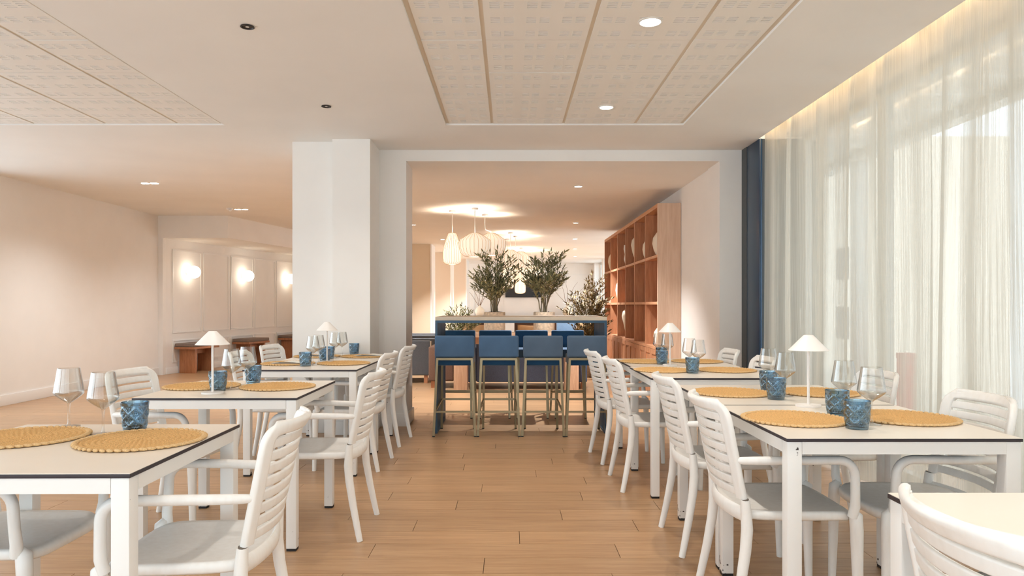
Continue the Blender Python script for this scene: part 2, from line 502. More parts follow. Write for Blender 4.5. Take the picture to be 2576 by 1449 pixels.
TILES = {}
def tile_mesh(w, d, nx, ny):
    key = (round(w, 3), round(d, 3))
    if key in TILES: return TILES[key]
    xs, solidx = [0.0], []
    # slot groups come in pairs
    pitch = w / nx
    for i in range(nx):
        c0 = pitch * (i + 0.5)
        for s in (-1, 1):
            cx = c0 + s * 0.0365
            xs += [cx - 0.026, cx + 0.026]
    xs.append(w)
    ys = [0.0]
    pd = d / max(ny, 1)
    for j in range(ny):
        c0 = pd * (j + 0.5)
        for k in range(4):
            cyy = c0 + (k - 1.5) * 0.022
            ys += [cyy - 0.0042, cyy + 0.0042]
    ys.append(d)
    mb = MB(); bm = mb.bm
    t = 0.016
    lo = [[bm.verts.new((x - w/2, y - d/2, 0)) for y in ys] for x in xs]
    hi = [[bm.verts.new((x - w/2, y - d/2, t)) for y in ys] for x in xs]
    hole = lambda i, j: i % 2 == 1 and j % 2 == 1 and 0 < i < len(xs) - 2 and 0 < j < len(ys) - 2
    ni, nj = len(xs) - 1, len(ys) - 1
    sol = lambda i, j: 0 <= i < ni and 0 <= j < nj and not hole(i, j)
    for i in range(ni):
        for j in range(nj):
            if not sol(i, j): continue
            bm.faces.new((lo[i][j], lo[i][j+1], lo[i+1][j+1], lo[i+1][j]))
            bm.faces.new((hi[i][j], hi[i+1][j], hi[i+1][j+1], hi[i][j+1]))
            if not sol(i-1, j): bm.faces.new((lo[i][j], hi[i][j], hi[i][j+1], lo[i][j+1]))
            if not sol(i+1, j): bm.faces.new((lo[i+1][j], lo[i+1][j+1], hi[i+1][j+1], hi[i+1][j]))
            if not sol(i, j-1): bm.faces.new((lo[i][j], lo[i+1][j], hi[i+1][j], hi[i][j]))
            if not sol(i, j+1): bm.faces.new((lo[i][j+1], hi[i][j+1], hi[i+1][j+1], lo[i+1][j+1]))
    me = mb.mesh('ceiling_tile'); me.materials.append(M['tile'])
    TILES[key] = me
    return me
TZ = CH + 0.012
for P in (PR, PLX):
    for i in range(4):
        gx0, gx1 = P[i] + (0.012 if i else 0.03), P[i+1] - (0.012 if i < 3 else 0.03)
        for j in range(len(TY) - 1):
            gy0, gy1 = TY[j] + 0.004, TY[j+1] - 0.004
            ny = 1 if gy1 - gy0 < 0.3 else 3
            nx = 2 if gx1 - gx0 < 0.5 else 3
            o = link('ceiling_tile', tile_mesh(gx1 - gx0, gy1 - gy0, nx, ny), ceil)
            o.location = ((gx0 + gx1) / 2, (gy0 + gy1) / 2, TZ + rr.uniform(-0.0012, 0.0012))
            o.rotation_euler = (rr.uniform(-0.002, 0.002), rr.uniform(-0.002, 0.002), 0)
    for i in range(5):
        xx = P[i]
        w0, w1 = (xx, xx + 0.03) if i == 0 else ((xx - 0.03, xx) if i == 4 else (xx - 0.012, xx + 0.012))
        MB().box(w0, w1, y0, y1, TZ + 0.005, TZ + 0.03).build('grid_bar', M['gridbar'], ceil)
    for yy in TY[1:-1]:
        MB().box(P[0], P[-1], yy - 0.006, yy + 0.006, TZ + 0.0175, TZ + 0.022).build('grid_bar', M['base'], ceil)

lc = MB().prism([(-2.0, 7.54), (2.3, 7.54), (2.3, 13.9), (3.2, 13.9), (3.2, 25.0), (-4.6, 25.0), (-3.2, 16.9), (-3.0, 11.0)], LH, LH + 0.25)
struct(lc.build('ceiling_lounge', M['ceil']))

# ------------------------------------------------------------------ walls
def wall(name, *boxes, m='wall', bevel=0):
    b = MB()
    for x in boxes: b.box(*x)
    return struct(b.build(name, M[m], bevel=bevel))
wall('wall_left', (-6.25, -6.05, -2.6, -2.2, 0, CH), (-6.25, -6.05, 8.3, 12.32, 0, CH), (-6.25, -6.05, -2.2, 8.3, 2.6, CH), (-6.25, -6.05, -2.2, 8.3, 0, 0.13))
for k in range(5):  # windows added in the unseen left wall for cool daylight
    a, b = -2.2 + 2.1 * k, -0.1 + 2.1 * k
    f = MB()
    for q in ((a, a + 0.06, 0.13, 2.6), (b - 0.06, b, 0.13, 2.6), (a + 0.06, b - 0.06, 0.13, 0.19), (a + 0.06, b - 0.06, 2.54, 2.6)):
        f.box(-6.18, -6.12, q[0], q[1], q[2], q[3])
    fo = struct(f.build('window_%d' % (k + 15), M['alu']))
    MB().box(-6.153, -6.147, a + 0.06, b - 0.06, 0.19, 2.54).build('pane', M['pane'], fo)
wall('wall_back', (-6.05, -5.7, -2.6, -2.45, 0, CH + 0.1), (1.9, 2.9, -2.6, -2.45, 0, CH + 0.1), (-5.7, 1.9, -2.6, -2.45, 2.6, CH + 0.1), (-5.7, 1.9, -2.6, -2.45, 0, 0.1))
for k in range(4):  # windows assumed behind the camera to supply daylight
    a, b = -5.7 + 1.9 * k, -3.8 + 1.9 * k
    f = MB()
    for q in ((a, a + 0.06, 0.1, 2.6), (b - 0.06, b, 0.1, 2.6), (a + 0.06, b - 0.06, 0.1, 0.16), (a + 0.06, b - 0.06, 2.54, 2.6)):
        f.box(q[0], q[1], -2.55, -2.49, q[2], q[3])
    fo = struct(f.build('window_%d' % (k + 11), M['alu']))
    MB().box(a + 0.06, b - 0.06, -2.523, -2.517, 0.16, 2.54).build('pane', M['pane'], fo)
# column beside the opening: recessed flank and projecting shaft
wall('wall_column', (-2.05, -1.646, 6.74, 7.5, 0, CH), (-1.646, -1.297, 6.63, 7.5, 0, CH))
wall('wall_opening_left', (-1.297, -1.03, 7.1, 7.54, 0, CH))
wall('wall_opening_right', (2.08, 2.30, 7.1, 7.52, 0, CH))
wall('wall_lintel', (-1.03, 2.08, 7.1, 7.54, LH, CH))
wall('wall_right', (2.095, 2.35, 7.52, 13.8, 0, LH))
wall('wall_lounge_return', (2.35, 3.2, 13.6, 13.8, 0, LH))
wall('wall_far', (-2.4, 3.2, 24.5, 24.7, 0, LH))
wall('wall_fin_1', (-5.2, -1.86, 16.7, 16.9, 0, LH), m='tan_wall')
wall('wall_fin_2', (-4.2, -1.62, 19.35, 19.55, 0, LH), m='tan2')
wall('wall_fin_3', (-3.2, -1.36, 22.0, 22.2, 0, LH), m='tan2')
for k, (x, ya, yb) in enumerate(((-1.86, 16.69, 17.5), (-1.62, 19.34, 20.3), (-1.36, 21.99, 23.3))):
    wall('trim_%d' % (k + 1), (x, x + 0.03, ya, yb, 0, LH), m='base')
# baseboards
def baseboard(name, *segs):
    b = MB()
    for (x0, x1, ya, yb) in segs:
        b.box(x0, x1, ya, yb, 0, 0.13)
    o = struct(b.build(name, M['base'], bevel=0.006))
    return o
baseboard('baseboard_left', (-6.05, -6.03, -2.4, 12.30))
baseboard('baseboard_column', (-2.07, -1.65, 6.72, 6.742), (-1.665, -1.28, 6.61, 6.632), (-1.297, -1.277, 6.63, 7.1))
baseboard('baseboard_opening', (-1.277, -1.01, 7.08, 7.10), (-1.03, -1.01, 7.10, 7.55))
baseboard('baseboard_right', (2.06, 2.28, 7.08, 7.1), (2.06, 2.08, 7.1, 7.52))

# panelled wall on the slant
A0 = Vector((-5.97, 12.41, 0)); D = Vector((math.sin(R(12)), math.cos(R(12)), 0)); Nn = Vector((D.y, -D.x, 0))
UP = Vector((0, 0, 1))
LW = 4.5
pw = MB()
q = [A0, A0 + D * LW, A0 + D * LW - Nn * 0.15, A0 - Nn * 0.15]
pw.prism([(v.x, v.y) for v in q], 0, 2.36)
pwall = struct(pw.build('wall_panelled', M['wall']))
struct(MB().prism([(-6.05, 12.3), (A0.x + 0.001, 12.3), (A0.x, A0.y), (-6.05, 12.5)], 0, 2.36).build('wall_left_return', M['wall']))
def frame(t0, t1, z0, z1):
    w, h = 0.014, 0.011
    b = MB()
    def bar(ta, tb, za, zb):
        c = A0 + D * ((ta + tb) / 2) + UP * ((za + zb) / 2) + Nn * (h / 2)
        b.obox(c, D, Nn, UP, (tb - ta) / 2, h / 2 + 0.001, (zb - za) / 2)
    bar(t0, t1, z0, z0 + 2*w); bar(t0, t1, z1 - 2*w, z1)
    bar(t0, t0 + 2*w, z0 + 2*w, z1 - 2*w); bar(t1 - 2*w, t1, z0 + 2*w, z1 - 2*w)
    b.build('molding_frame', M['base'], pwall, bevel=0.004)
for k in range(5):
    t = 0.165 + 0.867 * k
    frame(t, t + 0.81, 0.71, 2.19)
    frame(t, t + 0.81, 0.19, 0.595)
bb = MB()
bb.obox(A0 + D * (LW/2 - 0.01) + Nn * 0.01 + UP * 0.055, D, Nn, UP, LW / 2, 0.01, 0.055)
struct(bb.build('baseboard_panelled', M['base'], bevel=0.005))
bh = MB().prism([(-6.05, 12.3), (-4.85, 12.3), (-3.98, 16.7), (-6.05, 16.7)], 2.36, CH)
struct(bh.build('ceiling_bulkhead', M['wall']))

# ------------------------------------------------------------------ right side: window wall, dark column, curtain
struct(MB().box(2.335, 2.9, 6.62, 7.1, 0, CH).build('wall_window_end', M['slate']))
dc = MB().box(2.30, 2.33, 6.60, 6.95, 0, CH)
dcol = struct(dc.build('trim_4', M['navy'], bevel=0.012))
struct(MB().box(2.297, 2.333, 6.952, 7.098, 0, CH).build('trim_5', M['slate'], bevel=0.004))
struct(MB().box(2.62, 2.95, -2.45, 6.62, CH + 0.02, CH + 0.16).build('wall_window_head', M['wall']))
struct(MB().box(2.30, 2.62, -2.45, 6.62, CH + 0.12, CH + 0.16).build('ceiling_cove', M['ceil']))
wy = [-2.4, -0.45, 1.5, 3.45, 5.2, 6.60]
for k in range(5):
    a, b = wy[k], wy[k+1]
    f = MB()
    f.box(2.70, 2.76, a, a + 0.06, 0, CH + 0.02); f.box(2.70, 2.76, b - 0.06, b, 0, CH + 0.02)
    f.box(2.70, 2.76, a + 0.06, b - 0.06, 0, 0.06); f.box(2.70, 2.76, a + 0.06, b - 0.06, CH - 0.04, CH + 0.02)
    fo = struct(f.build('window_%d' % (k + 1), M['alu']))
    MB().box(2.728, 2.734, a + 0.06, b - 0.06, 0.06, CH - 0.04).build('pane', M['pane'], fo)
    MB().tube([(2.69, b - 0.03, 0.98), (2.665, b - 0.03, 0.99), (2.665, b - 0.03, 1.17), (2.69, b - 0.03, 1.18)], 0.009, 8).build('door_handle', M['alu'], fo, smooth=60)
# curtain: one long gathered sheet
cur = thing('sheer_curtain', 'long sheer linen curtain hanging in vertical folds before the window wall', 'curtain', (2.378, 0, 0))
cu = MB(); bm = cu.bm
ny, zs = 900, [0.015, 0.5, 1.1, 1.8, 2.4, 2.84]
rc = random.Random(11)
ph = [rc.uniform(0, 6.28) for _ in range(8)]
def fold(y, z):
    a = 0.045 * math.sin(y * 10.5 + 1.6 * math.sin(y * 1.9 + ph[0]) + ph[1])
    b = 0.016 * math.sin(y * 27 + 1.8 * math.sin(y * 3.1 + ph[2]) + ph[3])
    c = 0.005 * math.sin(y * 63 + ph[4])
    return (a + b + c) * (0.75 + 0.25 * (2.84 - z) / 2.84) * (0.62 if z > 2.6 else 1.0) + 0.012 * math.sin(y * 5 + z * 1.3 + ph[5])
ya, yb = -2.3, 6.58
cols = []
for i in range(ny + 1):
    y = ya + (yb - ya) * i / ny
    cols.append([bm.verts.new((fold(y, z) * (0.5 if y > 6.4 else 1) - 0.032 * min(1, max(0, (y - 6.2) / 0.25)), y + 0.02 * math.sin(y * 34 + ph[6]) * (1 - z / 5), z)) for z in zs])
for i in range(ny):
    for j in range(len(zs) - 1):
        bm.faces.new((cols[i][j], cols[i+1][j], cols[i+1][j+1], cols[i][j+1]))
cu.build('fabric', M['curtain'], cur, smooth=180)
MB().box(-0.02, 0.02, ya, yb, 2.845, 2.86).build('curtain_track', M['alu'], cur)
# warm strip in the slot above the curtain
led = thing('led_strip', 'warm light strip hidden in the slot above the sheer curtain', 'light', (2.318, 0, CH + 0.085))
MB().box(-0.012, 0.012, -2.3, 6.55, 0, 0.012).build('diffuser', M['led'], led)
MB().box(-0.018, 0.018, -2.3, 6.55, 0.012, 0.024).build('channel', M['alu'], led)

# ------------------------------------------------------------------ outside
struct(MB().box(2.95, 6.2, -3, 24, -0.2, -0.06).build('floor_terrace', M['terr']))
pg = thing('pergola', 'pale slatted terrace pergola seen through the sheer curtain', 'pergola', (4.0, 4, -0.06))
MB().box(-0.08, 0.08, -7, 8.7, 2.9, 3.15).build('beam', M['alu'], pg)
for yy in (-3.0, 0.2, 4.2, 8.6):
    MB().box(-0.07, 0.07, yy - 0.07, yy + 0.07, 0, 2.9).build('post', M['alu'], pg, bevel=0.008)
sl = MB().box(-0.98, -0.08, -0.205, 0.205, 2.98, 3.02).mesh('slat'); sl.materials.append(M['alu'])
for k in range(25):
    o = link('slat', sl, pg); o.location = (0, -3.0 + k * 0.46, 0)
bld = thing('apartment_block', 'pale apartment block with rows of windows far beyond the curtain', 'building', (41, 84, -9))
MB().box(0, 7, 0, 12, 0, 15.5).build('wall', M['facade'], bld)
for fl_ in range(5):
    for wx in range(3):
        x = 1.3 + wx * 2.2
        o = MB().box(x - 0.8, x + 0.8, -0.08, 0.05, 1.4 + fl_ * 2.9, 2.9 + fl_ * 2.9).build('window', M['facade_dark'], bld)
pf_ = thing('red_upright', 'slim red upright object of unknown kind on the terrace, seen faintly through the curtain', 'bin', (4.155, 7.5, -0.06))  # stand-in shape for an unidentified red upright
MB().box(-0.07, 0.07, -0.07, 0.07, 0.04, 0.70).build('body', M['redcloth'], pf_, bevel=0.012)
MB().box(-0.075, 0.075, -0.075, 0.075, 0.70, 0.76).build('lid', M['redcloth'], pf_, bevel=0.012)
MB().box(-0.06, 0.06, -0.06, 0.06, 0, 0.04).build('plinth', M['slate'], pf_)
wing = thing('sky_block_wing', 'cream wing added across the terrace to block sky behind the curtain', 'building', (18, 44, -9))  # added block that cuts the sky light reaching the curtain
MB().box(0, 8, -6.8, 8, 0, 19).build('wall', M['facade'], wing)
for k in range(4):
    for z in (5.2, 8.4, 11.6):
        MB().box(-0.04, 0.02, -6.0 + k * 3.6, -4.6 + k * 3.6, z, z + 1.7).build('window', M['facade_dark'], wing)

# ------------------------------------------------------------------ dining tables
TS = 0.8
TG = 'white dining tables set for two'
def make_table():
    t = thing('dining_table', '', 'table', group=TG)
    h = TS / 2
    tt = MB().box(-h, h, -h, h, 0.7375, 0.7485).build('tabletop', M['core'], t, bevel=0.0012)
    MB().box(-h + 0.001, h - 0.001, -h + 0.001, h - 0.001, 0.7485, 0.75).build('laminate', M['lam'], tt)
    k = h - 0.004
    for sx in (-1, 1):
        for sy in (-1, 1):
            x, y = sx * (k - 0.025), sy * (k - 0.025)
            lg = MB().box(x - 0.025, x + 0.025, y - 0.025, y + 0.025, 0.012, 0.7375).build('leg', M['tmetal'], t, bevel=0.004)
            MB().box(x - 0.023, x + 0.023, y - 0.023, y + 0.023, 0, 0.013).build('foot_cap', M['cap'], lg)
    for s in (-1, 1):
        MB().box(-k + 0.05, k - 0.05, s * (k - 0.012) - 0.012, s * (k - 0.012) + 0.012, 0.695, 0.7375).build('apron', M['tmetal'], t)
        MB().box(s * (k - 0.012) - 0.012, s * (k - 0.012) + 0.012, -k + 0.05, k - 0.05, 0.695, 0.7375).build('apron', M['tmetal'], t)
    return t
TAB = [  # x centre, y centre, rotation, label
    (-1.420, 2.308, 0.6, 'white dining table at the lower left, nearest the camera on that side'),
    (-1.442, 3.880, 0.5, 'single white dining table with a lamp, second in the left row'),
    (-1.474, 5.405, 0.0, 'third white dining table in the left row, set with napkins'),
    (-1.474, 6.209, 0.0, 'white dining table against the column at the far end of the left row'),
    (1.306, 1.318, 0.0, 'white dining table cut off at the lower right corner'),
    (1.336, 2.820, 0.0, 'white dining table near right, with two blue tumblers at its front edge'),
    (1.340, 3.640, 0.0, 'white dining table second in the right row, joined behind the nearest full one'),
    (1.275, 4.835, 0.0, 'white dining table third in the right row, near half of the far pair'),
    (1.290, 5.645, 0.0, 'white dining table farthest in the right row, before the bookcase'),
]
table = make_table()
TABO = []
for i, (x, y, a, lab) in enumerate(TAB):
    TABO.append(place(table, i > 0, lab, (x, y, 0), R(a), TG))

# ------------------------------------------------------------------ dining chairs
CG = 'white slatted dining armchairs'
def make_chair():
    t = thing('dining_chair', '', 'chair', group=CG)
    ZB, HB, WB = 0.497, 0.348, 0.218
    def S(u, v):
        z = ZB + HB * v
        vv = max(v, 0)
        w = WB
        r = 0.21
        if v > 1 - r:
            k = (v - (1 - r)) / r
            w = WB - 0.062 * (1 - math.sqrt(max(0, 1 - k * k)))
        bul = (0.046 + 0.014 * vv) * (1 - u * u)
        curl = 0.018 * max(0, (v - 0.82) / 0.18) ** 2
        return Vector((-0.200 - 0.066 * (max(v, -0.02)) - bul - curl, u * w, z))
    def shell(us, vs_, mask, th):
        mb = MB(); bm_ = mb.bm
        F, Bk = {}, {}
        def get(i, j):
            if (i, j) not in F:
                u, v = us[i], vs_[j]
                e = 1e-3
                du = S(u + e, v) - S(u - e, v); dv = S(u, min(v + e, 1)) - S(u, v - e)
                n = du.cross(dv).normalized()
                p = S(u, v)
                t_ = th(u, v); F[i, j] = bm_.verts.new(p + n * t_ / 2); Bk[i, j] = bm_.verts.new(p - n * t_ / 2)
            return F[i, j], Bk[i, j]
        ni, nj = len(us) - 1, len(vs_) - 1
        ok = lambda i, j: 0 <= i < ni and 0 <= j < nj and mask((us[i] + us[i+1]) / 2, (vs_[j] + vs_[j+1]) / 2)
        for i in range(ni):
            for j in range(nj):
                if not ok(i, j): continue
                c = [get(i, j), get(i+1, j), get(i+1, j+1), get(i, j+1)]
                bm_.faces.new([q[0] for q in c]); bm_.faces.new([q[1] for q in c][::-1])
                for (di, dj, a, b) in ((0, -1, 0, 1), (1, 0, 1, 2), (0, 1, 2, 3), (-1, 0, 3, 0)):
                    if not ok(i + di, j + dj):
                        bm_.faces.new((c[a][1], c[b][1], c[b][0], c[a][0]))
        return mb
    eu = [-1, -0.985, -0.965, -0.94, -0.90, -0.86, -0.83, -0.81, -0.8]
    us = eu + [-0.8 + 1.6 * k / 14 for k in range(1, 14)] + [-e for e in eu[::-1]]
    TOP = 0.895
    vv = [-0.02, 0.1, 0.25, 0.4, 0.55, 0.7, 0.79, 0.83, 0.865, TOP, 0.905, 0.92, 0.94, 0.96, 0.975, 0.987, 0.994, 0.998, 1.0]
    def soft(d, T, rr_=0.008):
        k = min(max(d, 0) / rr_, 1)
        return T * (0.38 + 0.62 * math.sqrt(1 - (1 - k) ** 2))
    def th_frame(u, v):
        d = min((1 - abs(u)) * WB, (1 - v) * HB)
        if abs(u) >= 0.8 - 1e-6 and v < TOP: d = min(d, (abs(u) - 0.8) * WB)
        if abs(u) < 0.8 and v >= TOP - 1e-6: d = min(d, (v - TOP) * HB)
        return soft(d, 0.024)
    bf = shell(us, vv, lambda u, v: abs(u) > 0.8 or v > TOP, th_frame)
    back = bf.build('backrest', M['chair'], t, smooth=75)
    # bottom rail and seven slats, parted by eight slots
    us2 = [-0.81 + 1.62 * k / 14 for k in range(15)]
    so = 0.026; sl_ = (TOP - 0.085 - 8 * so) / 7
    def strip(nm, v0, v1):
        f = lambda u, v: soft(min(v - v0, v1 - v) * HB, 0.0105, 0.0032)
        e = 0.004
        shell(us2, [v0, v0 + e, v0 + 3 * e, v1 - 3 * e, v1 - e, v1], lambda u, v: True, f).build(nm, M['chair'], back, smooth=75)
    strip('bottom_rail', 0.0, 0.085)
    for k in range(1, 8):
        v0 = 0.085 + so * k + sl_ * (k - 1); v1 = v0 + sl_
        strip('slat', v0, v1)
    # seat: soft-cornered, gently dished
    sm = MB(); bm_ = sm.bm
    n = 48
    def outline(k, s):
        th = 2 * PI * k / n
        c, q = math.cos(th), math.sin(th)
        e = 0.38
        x = math.copysign(abs(c) ** e, c) * 0.218 * s
        w = 0.222 - 0.012 * (x < 0) * abs(x) / 0.218
        return x, math.copysign(abs(q) ** e, q) * w * s
    rings = []
    for (s, z, top) in ((0.0, 0.432, 1), (0.35, 0.4325, 1), (0.65, 0.436, 1), (0.88, 0.443, 1), (0.97, 0.446, 1), (1.0, 0.438, 1), (1.0, 0.420, 0), (0.97, 0.412, 0), (0.8, 0.412, 0), (0.0, 0.412, 0)):
        if s == 0: rings.append([bm_.verts.new((0, 0, z))]); continue
        ring = []
        for k in range(n):
            x, y = outline(k, s)
            fz = -0.018 * max(0, (x - 0.13) / 0.09) ** 2
            ring.append(bm_.verts.new((x, y, z + fz)))
        rings.append(ring)
    for a, b in zip(rings[:-1], rings[1:]):
        for k in range(n):
            j = (k + 1) % n
            if len(a) == 1: bm_.faces.new((a[0], b[k], b[j]))
            elif len(b) == 1: bm_.faces.new((a[k], b[0], a[j]))
            else: bm_.faces.new((a[k], b[k], b[j], a[j]))
    sm.build('seat', M['chair'], t, smooth=60)
    # curved rail that carries the back of the seat
    rl = MB()
    pts = []
    for k in range(9):
        u = -1 + 2 * k / 8
        pts.append((-0.198 - 0.03 * (1 - u * u), u * 0.185, 0.428))
    rl.tube(pts, 0.012, 8, ry=0.028, up=(1, 0, 0))
    rl.build('rear_rail', M['chair'], t, smooth=60)
    for s in (-1, 1):
        lr = MB().tube([(-0.200, s * 0.212, 0.489), (-0.196, s * 0.212, 0.44), (-0.193, s * 0.213, 0.38), (-0.200, s * 0.216, 0.30), (-0.220, s * 0.222, 0.18), (-0.242, s * 0.229, 0.07), (-0.257, s * 0.234, 0.0)],
                       [0.017, 0.020, 0.022, 0.021, 0.019, 0.017, 0.0155], 10, ry=[0.022, 0.024, 0.023, 0.021, 0.019, 0.017, 0.0155], up=(1, 0, 0))
        lo = lr.build('leg', M['chair'], t, smooth=60)
        MB().tube([(-0.2005, s * 0.212, 0.4887), (-0.2008, s * 0.212, 0.4905)], 0.0135, 10, ry=0.0215, up=(1, 0, 0)).build('seam', M['seam'], lo)
        MB().tube([(0.192, s * 0.214, 0.452), (0.203, s * 0.216, 0.432), (0.206, s * 0.217, 0.38), (0.208, s * 0.218, 0.25), (0.214, s * 0.221, 0.0)],
                  [0.010, 0.024, 0.0235, 0.020, 0.015], 10, up=(1, 0, 0)).build('leg', M['chair'], t, smooth=60)
        P = [(-0.226, s * 0.208, 0.631), (-0.205, s * 0.217, 0.632), (-0.16, s * 0.226, 0.634), (0.0, s * 0.240, 0.638), (0.13, s * 0.243, 0.640)]
        for k in range(1, 7):
            a = PI / 2 * k / 6
            P.append((0.13 + 0.058 * math.sin(a), s * 0.243, 0.582 + 0.058 * math.cos(a)))
        P += [(0.190, s * 0.240, 0.52), (0.192, s * 0.234, 0.47), (0.186, s * 0.226, 0.43)]
        MB().tube(P, [0.012, 0.0145, 0.0158] + [0.0165] * (len(P) - 5) + [0.0175, 0.018], 12).build('armrest', M['chair'], t, smooth=60)
    return t
CH_ = [  # x, y, facing angle (0 = +X), label
    (-1.000, 2.300, 184, 'white slatted armchair in the left foreground, its back to the aisle'),
    (-1.020, 3.870, 180, 'white armchair on the aisle side of the single left table with a lamp'),
    (-1.195, 5.400, 177, 'white armchair on the aisle side of the third left table'),
    (-1.175, 6.300, 176, 'white armchair nearest the opening, beside the column'),
    (-1.700, 2.420, 0, 'white armchair at the left picture edge, only its seat front showing'),
    (-1.810, 3.900, -6, 'white armchair facing us on the wall side of the single left table'),
    (-1.790, 5.480, 0, 'white armchair on the wall side of the third left table, partly behind glasses'),
    (-1.850, 6.320, -8, 'white armchair turned slightly, wall side of the far left table'),
    (1.066, 1.240, 0, 'white armchair cut off at the lower right corner'),
    (1.060, 2.830, 0, 'white armchair with scuffed leg on the aisle side of the near right table'),
    (1.075, 3.640, 0, 'white armchair second from the front along the right side of the aisle'),
    (0.970, 4.830, 2, 'white armchair third from the front along the right side of the aisle'),
    (0.930, 5.640, 5, 'white armchair nearest the blue stools on the right of the aisle'),
    (1.590, 2.840, 180, 'white armchair under the near right table on the curtain side'),
    (1.690, 3.830, 180, 'white armchair before the curtain, behind the wine glasses'),
    (1.450, 4.870, 180, 'white armchair beside the dark blue column, pushed under the table'),
    (1.475, 5.720, 180, 'white armchair at the far right before the white pier'),
]
chair = make_chair()
for i, (x, y, a, lab) in enumerate(CH_):
    place(chair, i > 0, lab, (x, y, 0), R(a), CG)

# ------------------------------------------------------------------ placemats
MG = 'round woven jute placemats'
def make_mat():
    t = thing('placemat', '', 'placemat', group=MG)
    mb = MB(); bm_ = mb.bm
    nr, nt_, RW = 44, 168, 0.0176
    ro = 0.186
    rings = []
    for i in range(nr + 1):
        r = ro * i / nr
        ring = []
        for k in range(nt_ if i else 1):
            th = 2 * PI * k / nt_
            q = r / RW + th / (2 * PI)          # a spiral coil
            twist = max(1, int(q)) * 7
            h = 0.003 + 0.0062 * abs(math.sin(PI * q)) ** 0.7 * (0.66 + 0.34 * math.sin(th * twist + q * 2))
            ring.append(bm_.verts.new((r * math.cos(th), r * math.sin(th), h)))
        rings.append(ring)
    for a, b in zip(rings[:-1], rings[1:]):
        for k in range(nt_):
            j = (k + 1) % nt_
            if len(a) == 1: bm_.faces.new((a[0], b[k], b[j]))
            else: bm_.faces.new((a[k], b[k], b[j], a[j]))
    # underside
    bot = [bm_.verts.new((v.co.x, v.co.y, 0.0005)) for v in rings[-1]]
    for k in range(nt_):
        j = (k + 1) % nt_
        bm_.faces.new((rings[-1][k], bot[k], bot[j], rings[-1][j]))
    bm_.faces.new(bot[::-1])
    mb.build('woven_body', M['jute'], t, smooth=70)
    rm = MB()
    n = 52
    for k in range(n):                    # rim of braided loops
        th = 2 * PI * k / n
        c = Vector((0.192 * math.cos(th), 0.192 * math.sin(th), 0.006))
        tg = Vector((-math.sin(th), math.cos(th), 0)); rd = Vector((math.cos(th), math.sin(th), 0))
        d1 = (tg * 0.8 + rd * 0.5).normalized()
        rm.tube([c - d1 * 0.015, c - d1 * 0.008, c, c + d1 * 0.008, c + d1 * 0.015], [0.003, 0.0072, 0.0085, 0.0072, 0.003], 7, ry=[0.002, 0.0048, 0.0056, 0.0048, 0.002], up=rd)
    rm.build('rim_braid', M['jute_rim'], t, smooth=70)
    return t
MT = [
    (-1.222, 2.375, 'jute placemat overhanging the aisle edge of the lower left table'),
    (-1.645, 2.42, 'jute placemat at the left picture edge on the lower left table'),
    (-1.275, 3.93, 'jute placemat on the aisle side of the single left table'),
    (-1.700, 3.95, 'jute placemat on the wall side of the single left table, behind the lamp'),
    (-1.282, 5.52, 'bare jute placemat on the aisle side of the third left table'),
    (-1.705, 5.50, 'jute placemat under a napkin on the wall side of the third left table'),
    (-1.282, 6.27, 'jute placemat on the aisle side of the far left table by the column'),
    (-1.690, 6.27, 'jute placemat on the wall side of the far left table by the column'),
    (1.118, 2.815, 'jute placemat on the aisle side of the near right table'),
    (1.560, 2.84, 'jute placemat at the right picture edge beside a wine glass'),
    (1.130, 3.660, 'jute placemat on the aisle side of the second right table'),
    (1.580, 3.665, 'jute placemat behind the white lamp on the second right table, curtain side'),
    (1.055, 4.93, 'jute placemat on the aisle side of the third right table'),
    (1.490, 4.93, 'jute placemat on the curtain side of the third right table'),
    (1.070, 5.68, 'jute placemat on the aisle side of the farthest right table'),
    (1.490, 5.70, 'jute placemat on the curtain side of the farthest right table'),
]
matp = make_mat()
for i, (x, y, lab) in enumerate(MT):
    place(matp, i > 0, lab, (x, y, 0.75), R(i * 37), MG)

# ------------------------------------------------------------------ glasses
WG = 'clear stemmed wine glasses'
def make_wine():
    t = thing('wine_glass', '', 'wine glass', group=WG)
    bowl = MB()
    out = [(0.0045, 0.086), (0.010, 0.090), (0.026, 0.101), (0.042, 0.114), (0.0495, 0.122), (0.0508, 0.128), (0.0495, 0.136), (0.0455, 0.162), (0.041, 0.19), (0.0372, 0.216)]
    bowl.lathe(out, 40)
    bowl.lathe([(r - 0.0009, z + (0.0012 if i < 6 else 0)) for i, (r, z) in enumerate(out)][1:] , 40)
    # lip
    bowl.lathe([(0.0363, 0.216), (0.0368, 0.2168), (0.0372, 0.216)], 40)
    bowl.build('bowl', M['wglass'], t, smooth=70)
    MB().lathe([(0.0075, 0.006), (0.005, 0.012), (0.0038, 0.03), (0.0038, 0.07), (0.005, 0.084), (0.009, 0.0905)], 16).build('stem', M['wglass'], t, smooth=70)
    MB().lathe([(0, 0.0005), (0.038, 0.0005), (0.0385, 0.0016), (0.030, 0.003), (0.015, 0.0048), (0.0075, 0.0062), (0, 0.0065)], 36).build('foot', M['wglass'], t, smooth=50)
    return t
